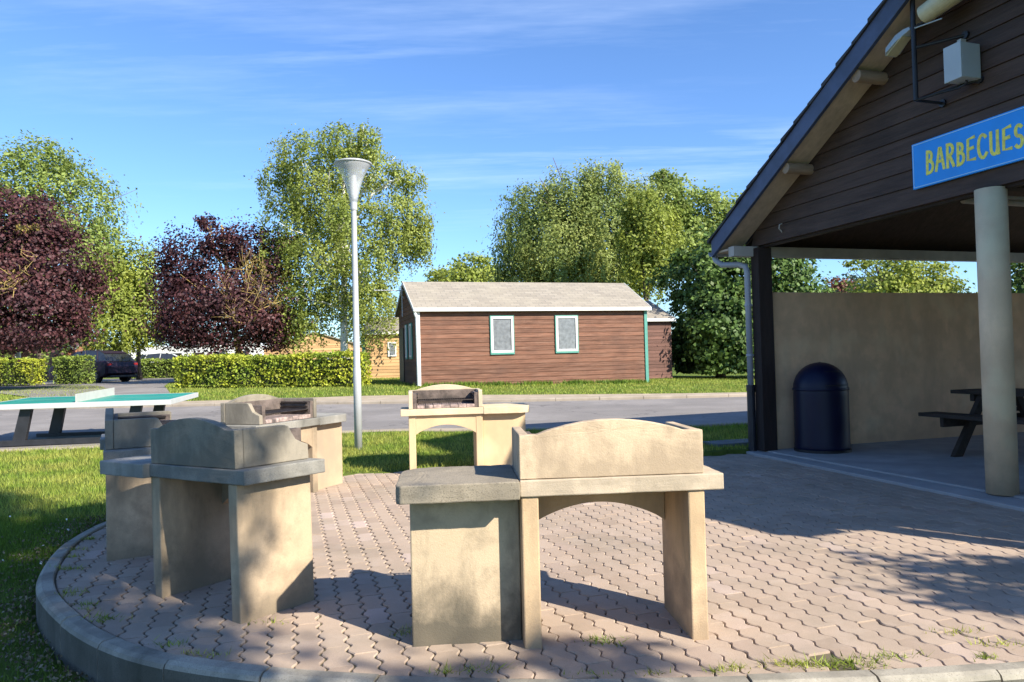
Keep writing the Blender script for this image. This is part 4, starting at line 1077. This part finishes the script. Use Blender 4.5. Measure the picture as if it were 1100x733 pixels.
# a few bare ochre limbs standing through the purple crowns
for (bx, by, bY, tips, nm) in ((262, 380, 30.2, ((285, 290), (238, 300), (300, 325), (262, 275), (250, 340)), 0), (-20, 380, 25.4, ((40, 275), (20, 310)), 1)):
    r = np.random.default_rng(9+nm); mb = MB(); b = at(bx, by, bY)
    for (tx, ty) in tips:
        e = at(tx, ty, bY-.3); s = b+Vector((0, .3, 1.2 if nm == 0 else 1.5)); md = (s+e)/2+Vector(r.normal(size=3)*.25)
        mb.tube([s-b, s.lerp(md, .5)-b+Vector(r.normal(size=3)*.12), md-b, md.lerp(e, .5)-b+Vector(r.normal(size=3)*.14), e-b], [.04, .028, .019, .011, .005], 6)
        for _ in range(16):
            q = md.lerp(e, r.uniform(0, 1)); w = q+Vector(r.normal(size=3)*.38)+Vector((0, -.05, .3)); mb.tube([q-b, (q+w)/2-b+Vector(r.normal(size=3)*.06), w-b], [.013, .008, .003], 4)
    host = [o for o in COL.objects if o.name.startswith('plum_tree') and o.type == 'EMPTY'][1-nm]
    ob = mb.build('limb', M['bark_ochre'], host, smooth=True); ob.location = b-host.location
    cw = [clump_px(*a) for a in (((282, 308, 31.2, 16, 18), (262, 325, 31.2, 12, 16), (295, 330, 31.2, 10, 10), (270, 285, 31.2, 10, 8)) if nm == 0 else ((30, 245, 26.0, 10, 6), (15, 300, 25.8, 10, 8)))]
    qm = quads_mesh('faded_leaves', leaf_quads(clump_points(cw, 1500 if nm == 0 else 350, r=r, spread=.35), .10, r=r), M['lf_ochre'], host); qm.location = -host.location
# big pale tree behind left, weeping light tree
cl = [clump_px(*a) for a in ((30, 205, 46, 56, 52), (80, 225, 46, 44, 50), (-20, 230, 46, 50, 60), (95, 265, 46, 30, 34), (45, 172, 46, 30, 22), (60, 290, 46, 60, 60), (20, 330, 46, 70, 50))]
tree('broadleaf_tree', gp(45, 46), cl, 45000, .22, M['lf_light'], M['bark'], 'tall light green tree rising behind the left purple tree', r0=.3, seed=5, weeping=1.2, strands=.4)
cl = [clump_px(*a) for a in ((140, 290, 40, 30, 34), (118, 320, 40, 34, 40), (155, 335, 40, 26, 34), (130, 352, 40, 44, 24), (120, 300, 40, 28, 34))]
tree('broadleaf_tree', gp(150, 43), cl, 26000, .18, M['lf_yellow'], M['bark'], 'low yellowish green tree between the two purple trees', r0=.16, seed=6, weeping=.8, strands=.5)
# the birch
cl = [clump_px(*a) for a in ((330, 165, 32, 34, 22), (368, 155, 32, 24, 24), (395, 150, 32, 16, 18), (300, 190, 32, 22, 16), (345, 205, 32, 40, 26), (405, 180, 32, 30, 20), (438, 190, 32, 18, 12), (430, 235, 32, 32, 24), (375, 240, 31.5, 36, 28), (310, 235, 32, 30, 26), (298, 275, 32, 20, 18), (340, 280, 31.5, 34, 28), (395, 285, 31.5, 34, 24), (440, 262, 32, 22, 18), (325, 320, 32, 28, 22), (400, 325, 31.5, 30, 22), (362, 325, 32.5, 26, 20), (318, 345, 32, 22, 14), (448, 240, 32, 16, 12))]
tree('birch_tree', gp(370, 32), cl, 68000, .125, M['lf_birch'], M['bark_birch'], 'tall airy birch with white trunk standing behind the lamp post', r0=.19, seed=7, weeping=1.5, top=(0.1, 0, 9.4), strands=.6, spread=.2)
# willow group on the right
cl = [clump_px(*a) for a in ((575, 225, 43, 34, 30), (615, 205, 43, 34, 26), (650, 200, 43, 30, 28), (560, 260, 43, 28, 34), (600, 260, 42.5, 50, 40), (650, 250, 42.5, 44, 44), (690, 215, 43, 28, 26), (690, 260, 43, 34, 44), (560, 295, 43, 30, 24), (620, 300, 42, 60, 34))]
tree('willow_tree', gp(630, 43), cl, 95000, .17, M['lf_willow'], M['bark'], 'large grey green weeping willow behind the reddish cabin roof', r0=.4, seed=8, weeping=2.6, strands=.72)
cl = [clump_px(*a) for a in ((690, 225, 37, 22, 20), (705, 250, 37, 24, 28), (680, 255, 37, 18, 26), (695, 285, 37, 24, 26))]
tree('broadleaf_tree', gp(695, 37), cl, 14000, .17, M['lf_yellow'], M['bark'], 'yellow green tree in front of the willow', r0=.15, seed=9, weeping=1.0, strands=.4)
cl = [clump_px(*a) for a in ((725, 215, 44, 30, 24), (760, 235, 44, 32, 28), (735, 260, 44, 38, 32), (790, 250, 44, 30, 34), (715, 195, 44, 14, 12))]
tree('broadleaf_tree', gp(750, 44), cl, 17000, .19, M['lf_light'], M['bark'], 'light green tree between the willow and the shelter roof', r0=.22, seed=10)
cl = [clump_px(*a) for a in ((738, 296, 33, 30, 26), (775, 290, 31, 36, 38), (742, 335, 33, 22, 34), (772, 345, 31, 38, 44), (800, 320, 31, 36, 60), (765, 378, 31, 24, 26), (752, 388, 33, 30, 22), (790, 394, 31, 44, 16), (735, 370, 34, 22, 30), (790, 380, 30.5, 40, 26), (835, 300, 31, 34, 36), (850, 350, 31, 44, 50))]
tree('broadleaf_tree', gp(775, 31.5), cl, 46000, .18, M['lf_dark'], M['bark'], 'dense dark green tree reaching the ground beside the shelter downpipe', r0=.2, seed=11, spread=.2)
cl = [clump_px(*a) for a in ((508, 290, 62, 22, 16), (480, 298, 62, 20, 10), (525, 300, 62, 18, 12), (500, 310, 62, 40, 20))]
tree('broadleaf_tree', gp(505, 62), cl, 8000, .24, M['lf_yellow'], M['bark'], 'small rounded distant tree over the left half of the reddish cabin roof', r0=.25, seed=12)
# trees seen through the shelter opening
cl = [clump_px(*a) for a in ((955, 300, 38, 32, 28), (985, 305, 38, 34, 26), (940, 330, 38, 40, 30), (925, 285, 38, 14, 8), (990, 340, 38, 50, 40), (1008, 320, 38, 24, 24))]
tree('broadleaf_tree', gp(970, 38), cl, 16000, .17, M['lf_yellow'], M['bark'], 'bright green tree seen above the beige wall in the middle of the opening', r0=.2, seed=13)
cl = [clump_px(*a) for a in ((903, 312, 48, 15, 14), (903, 330, 48, 20, 20), (903, 350, 48, 20, 20))]
tree('plum_tree', gp(903, 48), cl, 3500, .18, M['lf_rust'], M['bark'], 'small rusty leaved tree seen above the beige wall', r0=.12, seed=14, group='purple leaved trees')
cl = [clump_px(*a) for a in ((1095, 290, 34, 18, 26), (1110, 330, 34, 40, 50), (1140, 290, 34, 40, 50))]
tree('broadleaf_tree', gp(1115, 34), cl, 9000, .17, M['lf_mid'], M['bark'], 'green tree seen above the wall right of the cream column', r0=.2, seed=15)
# distant trees that close the horizon
M['lf_far'] = mat_leaf('far_leaves', (.075, .105, .055), (.055, .085, .05), trans=.2, clump=.1)
P = []
r = np.random.default_rng(21)
for k in range(90):
    x = -150+k*3.6+r.normal()*1.5; y = 105+r.normal()*8; h = r.uniform(4, 8)
    P.append((x, y, h*.5, r.uniform(3, 5), 3, h*.6))
q = quads_mesh('far_wood', leaf_quads(clump_points(P, 36000, sub=10, spread=.25, r=r), .55, r=r), M['lf_far']); tag(q, 'distant belt of trees closing the horizon behind the campsite', 'woodland', kind='stuff')
# wooded hill on the right
M['hill'] = mat_plain('far_wooded_hill', (.05, .075, .055), 1, var=.4, scale=.08)
mb = MB(); n = 60
gx = np.linspace(0, 1, n); 
for j in range(14):
    for i in range(n):
        x = 60+i*8.0; y = 330+j*12; h = 44*math.exp(-((x-212)/44)**2)*math.sin(math.pi*min(1, (j+.2)/11)/2)+2*math.sin(i*1.3+j)
        mb.v.append((x, y, h-4))
for j in range(13):
    for i in range(n-1): mb.f.append((j*n+i, j*n+i+1, (j+1)*n+i+1, (j+1)*n+i)); mb.mi.append(0)
o = mb.build('hill', M['hill'], recalc=False); tag(o, kind='structure')
P = []
for k in range(260):
    x = r.uniform(135, 290); j = r.uniform(0, 11); y = 330+j*12; h = 44*math.exp(-((x-212)/44)**2)*math.sin(math.pi*min(1, (j+.2)/11)/2)
    P.append((x, y, h-2, 7, 6, 6))
q = quads_mesh('hill_wood', leaf_quads(clump_points(P, 30000, sub=2.5, spread=.3, r=r), 2.2, r=r), mat_leaf('hill_leaves', (.07, .10, .075), (.055, .08, .065), trans=.1, clump=.05)); tag(q, 'wood covering the distant hill on the right', 'woodland', kind='stuff')

# trees behind the viewer that throw the dappled shade
SH = (.656, .754); SD = (.754, -.656)
def spos(s, m_, z): return (SH[0]*s+SD[0]*m_, SH[1]*s+SD[1]*m_, z)
cl = []
for (s, m_, z, a, h) in ((-.6, 6.2, 6.7, 1.9, 1.3), (.5, 6.0, 6.2, 1.0, .8), (1.0, 6.3, 7.6, 1.0, .9), (-1.8, 6, 8.2, 2.0, 1.4), (.2, 6.4, 9.2, 1.8, 1.5), (1.3, 6.4, 10.0, 1.0, .9), (-2.6, 6.2, 6.8, 1.6, 1.2), (.0, 6.2, 10.6, 1.5, 1.2), (-2.0, 6.2, 10.0, 1.6, 1.4), (1.2, 6.0, 5.5, .8, .4), (1.1, 6.2, 6.7, .6, .5), (1.9, 6.3, 8.7, .8, .7), (1.9, 6.3, 9.9, .8, .8), (.4, 6.0, 5.2, .9, .5), (2.35, 6.0, 5.5, .42, .3), (.9, 6.2, 8.6, 1.2, .9)):
    c = spos(s, m_, z); cl.append((*c, a, a, h))
b = spos(-1.2, 6.2, 0)
tree('broadleaf_tree', (b[0], b[1], -.2), cl, 34000, .15, M['lf_mid'], M['bark'], 'leafy tree standing behind the viewer, shading the left of the paving', r0=.2, seed=31, spread=.2)
cl = [(*spos(4.95, 3.8, 2.95), .55, .55, .45), (*spos(4.85, 3.8, 2.3), .65, .65, .6), (*spos(4.9, 3.9, 1.5), .75, .75, .8)]
tree('garden_shrub', (*spos(4.8, 3.8, 0)[:2], -.15), cl, 9000, .09, M['lf_mid'], M['bark'], 'leafy shrub just outside the right of the view by the shelter', cat='shrub', r0=.06, seed=32)

# ------------------------------------------------------------------ hedges
M['lf_hedge'] = mat_leaf('hedge_leaves', (.42, .44, .045), (.23, .31, .04), trans=.35, var=.45, clump=1.1)
M['lf_hedge_dark'] = mat_leaf('darker_hedge_leaves', (.24, .31, .05), (.14, .20, .04), trans=.3, var=.45, clump=1.1)
M['hedge_core'] = mat_plain('hedge_inner_twigs', (.035, .04, .015), 1, var=.3)
def hedge(a, b, w, h, leafm, label, dens=520, seed=1, size=.085):
    a = np.array(a, float); b = np.array(b, float); r = np.random.default_rng(seed); L = np.linalg.norm(b-a); t = (b-a)/L; nn = np.array((-t[1], t[0]))
    z0 = min(Tz(*a), Tz(*b))
    o = thing('hedge', (a[0], a[1], z0), math.atan2(t[1], t[0]), label, 'hedge', 'clipped hedges along the road')
    zz = lambda x: Tz(*(a+t*x))-z0
    mb = MB(); ns = 12
    for i in range(ns):
        x0, x1 = .12+(L-.24)*i/ns, .12+(L-.24)*(i+1)/ns; za, zb_ = zz(x0), zz(x1)
        mb.add([(x0, .13, za+.12), (x1, .13, zb_+.12), (x1, w-.13, zb_+.12), (x0, w-.13, za+.12), (x0, .13, za+h-.13), (x1, .13, zb_+h-.13), (x1, w-.13, zb_+h-.13), (x0, w-.13, za+h-.13)], [(0, 3, 2, 1), (4, 5, 6, 7), (0, 1, 5, 4), (1, 2, 6, 5), (2, 3, 7, 6), (3, 0, 4, 7)])
    for i in range(int(L/.35)): x = .1+i*.35; mb.tube([(x, w/2, zz(x)-.1), (x+.03, w/2, zz(x)+.25)], .02, 5)
    mb.build('stems', M['hedge_core'], o)
    parts = []
    def add(n, f): u = r.uniform(size=(n, 2)); parts.append(f(u))
    n1 = int(dens*L*h); add(n1, lambda u: np.stack([u[:, 0]*L, r.normal(0.02, .05, len(u)), .04+u[:, 1]**.9*h], 1))
    add(n1//2, lambda u: np.stack([u[:, 0]*L, w-r.normal(0, .05, len(u)), .05+u[:, 1]*h], 1))
    add(int(dens*L*w*1.3), lambda u: np.stack([u[:, 0]*L, u[:, 1]*w, h+r.normal(-.02, .045, len(u))], 1))
    for xe in (0, L): add(int(dens*w*h*1.3), lambda u: np.stack([xe+r.normal(0, .05, len(u)), u[:, 0]*w, .05+u[:, 1]*h], 1))
    P = np.concatenate(parts); P[:, 1] += .05*np.sin(P[:, 0]*2.1)+.03*np.sin(P[:, 0]*5.3+P[:, 2]*4); P[:, 2] += np.array([.04*math.sin(x*1.3)+.025*math.sin(x*4.1) for x in P[:, 0]])*(P[:, 2] > h*.6)
    P[:, 2] += np.array([zz(x) for x in P[:, 0]])
    quads_mesh('foliage', leaf_quads(P, size, r=r, aspect=.8), leafm, o); return o
hedge((-11.7, 25.6), (-5.05, 23.4), 1.0, 1.04, M['lf_hedge'], 'long bright yellow green clipped hedge left of the lamp post', seed=2)
hedge((-31, 35.2), (-22.3, 34.2), 1.0, 1.28, M['lf_hedge'], 'yellow green clipped hedge at the left edge, before the dark gap', seed=3, dens=330)
hedge((-22.0, 35.4), (-20.1, 34.5), .7, 1.28, M['lf_hedge_dark'], 'short green clipped hedge with a tan end, beside the dark car', seed=4, dens=380)
hedge((-24.5, 46.5), (-13.5, 43.5), 1.2, 1.15, M['lf_hedge_dark'], 'green hedge farther back between the dark car and the long hedge', seed=5, dens=240, size=.12)

# ------------------------------------------------------------------ grass, weeds, litter of leaves
def blades(name, pts, h0, w0, mat, label, cat='grass', lean=.45, seed=5):
    r = np.random.default_rng(seed); n = len(pts)
    a = r.uniform(0, 2*math.pi, n); d = np.stack([np.cos(a), np.sin(a), np.zeros(n)], 1); h = h0*r.uniform(.5, 1.4, n); w = w0*r.uniform(.7, 1.3, n)
    la = r.uniform(0, 2*math.pi, n); ln = np.stack([np.cos(la), np.sin(la), np.zeros(n)], 1)*(h*r.uniform(0, lean*2, n))[:, None]
    b0 = pts-d*w[:, None]*.5; b1 = pts+d*w[:, None]*.5; tip = pts+ln; tip[:, 2] += h
    o = quads_mesh(name, np.stack([b0, b1, tip], 1), mat, nper=3); tag(o, label, cat, kind='stuff'); return o
M['blade'] = mat_leaf('grass_blades', (.17, .26, .03), (.10, .18, .022), trans=.4, var=.45, clump=1.3)
M['blade_dry'] = mat_leaf('pale_grass_blades', (.38, .39, .08), (.19, .28, .035), trans=.4, var=.5, clump=1.6)
def scatter(n, x0, x1, y0, y1, f, r, zoff=0):
    p = np.stack([r.uniform(x0, x1, n), r.uniform(y0, y1, n)], 1); m_ = f(p); p = p[m_]
    return np.column_stack([p, T(p[:, 0], p[:, 1])+np.where(p[:, 1] < 25, .012*np.sin(p[:, 0]*2.3+np.cos(p[:, 1]*1.7)*2)*np.sin(p[:, 1]*2.9+p[:, 0]), 0)+zoff])
r = np.random.default_rng(51)
outer = inset(PATIO, -.02)
def fnear(p):
    o_ = ~inside(outer, p[:, 0], p[:, 1]); fr = np.abs(p[:, 0]) < p[:, 1]*.78+.3
    # bare soil along the kerb at the lower left
    dk = np.min(np.hypot(p[:, None, 0]-PP[None, :len(kerb_line):4, 0], p[:, None, 1]-PP[None, :len(kerb_line):4, 1]), 1)
    bare = (dk < .30) & (p[:, 0] < -1.2) & (p[:, 1] < 4.9) & (r.uniform(size=len(p)) < .8)
    return o_ & fr & ~bare
pts = scatter(110000, -5.4, -1.0, 2.0, 6.5, fnear, r)
blades('grass', pts, .045, .0045, M['blade'], 'short shaded lawn grass at the lower left beside the kerb')
def fmid(p):
    near = np.interp(p[:, 0], [q[0] for q in RN], [q[1] for q in RN])-.2
    sh = inside(slab_poly, p[:, 0], p[:, 1])
    return ~inside(outer, p[:, 0], p[:, 1]) & (p[:, 1] < near) & (np.abs(p[:, 0]) < p[:, 1]*.75+.5) & ~sh
pts = scatter(150000, -9, 4.5, 6.3, 12.6, fmid, r)
blades('grass', pts, .05, .009, M['blade_dry'], 'sunlit lawn grass between the paving and the road', seed=6)
def ffar(p):
    return (p[:, 1] > np.interp(p[:, 0], [q[0] for q in RV], [q[1] for q in RV])) & (np.abs(p[:, 0]) < p[:, 1]*.75) & ~inside(SR, p[:, 0], p[:, 1]) 
pts = scatter(90000, -20, 12, 17.8, 33, ffar, r)
blades('grass', pts, .06, .02, M['blade_dry'], 'sunlit lawn grass beyond the road around the cabins and hedges', seed=7)
# weeds in the joints by the kerb
r = np.random.default_rng(61); W = []
kin = inset(PATIO, .15)
for k in range(30):
    i = r.integers(30, len(kerb_line)-6); x, y = kin[i]
    if x > 3: continue
    W.append((x+r.normal()*.03, y+abs(r.normal())*.015, r.uniform(.02, .05)))
for (px, py, Y_) in ((645, 687, 3.42), (655, 690, 3.38), (850, 712, 3.10), (840, 712, 3.10), (858, 712, 3.10), (868, 713, 3.09), (888, 713, 3.08), (905, 712, 3.10), (930, 711, 3.12), (960, 708, 3.15), (1068, 699, 3.25), (1025, 680, 3.4), (440, 672, 3.6), (438, 680, 3.55), (520, 712, 3.12), (480, 714, 3.1), (290, 655, 3.75)):
    p = at(px, py, Y_); W.append((p.x, max(p.y, 3.05), .055))
pts = []
for (x, y, s_) in W:
    k = r.integers(18, 55); pts.append(np.column_stack([x+r.normal(size=k)*s_, y+r.normal(size=k)*s_*.35, np.full(k, -.008)]))
pts = np.concatenate(pts); blades('weeds', pts, .03, .007, M['blade_dry'], 'small weeds growing in the paving joints along the kerb', 'weeds', lean=.9, seed=8)
# dry soil and leaf litter by the kerb
M['litter'] = mat_leaf('dry_litter', (.24, .19, .12), (.13, .10, .06), trans=.1, var=.6)
pk = []
for k in range(2200):
    i = r.integers(22, 60); x, y = kerb_line[i]; q = inset(PATIO, -.02)[i]; d = np.array(q)-np.array((x, y)); d = d/(np.linalg.norm(d)+1e-9)*abs(r.normal())*.22
    pk.append((x+d[0]+r.normal()*.03, y+d[1]+r.normal()*.03, Tz(x+d[0], y+d[1])+.012+r.uniform(0, .02)))
q = quads_mesh('leaf_litter', leaf_quads(np.array(pk), .022, r=r), M['litter']); tag(q, 'dry leaves and straw on bare soil along the outside of the kerb', 'leaf litter', kind='stuff')
# small daisies
M['daisy'] = mat_plain('white_petals', (.75, .74, .70), .6)
pts = scatter(60, -5, -2.4, 3.2, 6.4, fnear, r, .05)
q = quads_mesh('daisies', leaf_quads(pts, .02, r=r, aspect=1), M['daisy']); tag(q, 'tiny pale flowers dotted in the shaded lawn', 'flowers', kind='stuff')
# weeds below the cabin wall
pp = []
for k in range(70):
    x = r.uniform(.2, 7.9); q = c0+E1*x+E2*r.uniform(-.25, .0); kk = 60
    pp.append(np.column_stack([q.x+r.normal(size=kk)*.15, q.y+r.normal(size=kk)*.08, np.full(kk, Tz(q.x, q.y))]))
pts = np.concatenate(pp); blades('weeds', pts, .13, .03, M['blade'], 'taller weeds growing along the foot of the reddish cabin', 'weeds', seed=9)

# ------------------------------------------------------------------ world, sun, colour
w = bpy.data.worlds.new('World'); scene.world = w; w.use_nodes = True; nt = w.node_tree
for n in list(nt.nodes): nt.nodes.remove(n)
out = nt.nodes.new('ShaderNodeOutputWorld'); bg = nt.nodes.new('ShaderNodeBackground'); sky = nt.nodes.new('ShaderNodeTexSky')
sky.sky_type = 'NISHITA'; sky.sun_disc = False; EL = R(35); AZ = math.atan2(.754, -.656)
sky.sun_elevation = EL; sky.sun_rotation = AZ; sky.altitude = 0; sky.air_density = 1.0; sky.dust_density = .3; sky.ozone_density = 2.0
bg.inputs['Strength'].default_value = .115
tc = nt.nodes.new('ShaderNodeTexCoord')
sp_ = nt.nodes.new('ShaderNodeSeparateXYZ'); nt.links.new(tc.outputs['Generated'], sp_.inputs[0])
zz_ = math_(nt, 'MAXIMUM', sp_.outputs[2], .03)
cx_ = math_(nt, 'DIVIDE', sp_.outputs[0], zz_); cy_ = math_(nt, 'DIVIDE', sp_.outputs[1], zz_)
cmb = nt.nodes.new('ShaderNodeCombineXYZ'); nt.links.new(cx_, cmb.inputs[0]); nt.links.new(cy_, cmb.inputs[1])
def cloud(scale, rot, seedv, sc, lo, hi):
    mp = nt.nodes.new('ShaderNodeMapping'); mp.inputs['Scale'].default_value = scale; mp.inputs['Rotation'].default_value = (0, 0, rot); mp.inputs['Location'].default_value = (seedv, seedv*.7, 0)
    nt.links.new(cmb.outputs[0], mp.inputs[0]); return noise(nt, mp.outputs[0], sc, 7, .62, lo, hi)
c1 = cloud((.42, 1.9, 1), R(14), 11.7, .8, .47, .76)
c2 = cloud((.30, .8, 1), R(10), 2.3, .7, .48, .64)
cf = math_(nt, 'MULTIPLY', c1, c2, True)
fade = nt.nodes.new('ShaderNodeMapRange'); fade.inputs[1].default_value = .04; fade.inputs[2].default_value = .22; nt.links.new(sp_.outputs[2], fade.inputs[0])
cf = math_(nt, 'MULTIPLY', math_(nt, 'MULTIPLY', cf, fade.outputs[0]), .5)
skyc = mix(nt, 1.0, sky.outputs[0], (.55, .74, 1.0), 'MULTIPLY')
cm = mix(nt, cf, skyc, (4.9, 5.8, 7.4))
nt.links.new(cm, bg.inputs[0]); nt.links.new(bg.outputs[0], out.inputs[0])
sn = bpy.data.lights.new('sun', 'SUN'); sn.energy = 4.9; sn.angle = R(.55); sn.color = (1, .93, .80)
so = bpy.data.objects.new('sun', sn); COL.objects.link(so)
d = Vector((.754*math.cos(EL), -.656*math.cos(EL), math.sin(EL))); so.rotation_euler = d.to_track_quat('Z', 'Y').to_euler(); so.location = (10, -10, 15)
vs_ = scene.view_settings; vs_.view_transform = 'Standard'; vs_.look = 'None'; vs_.gamma = 1; vs_.exposure = 1.08; vs_.use_curve_mapping = False
scene.render.engine = 'CYCLES'; scene.cycles.max_bounces = 6; scene.cycles.transparent_max_bounces = 12
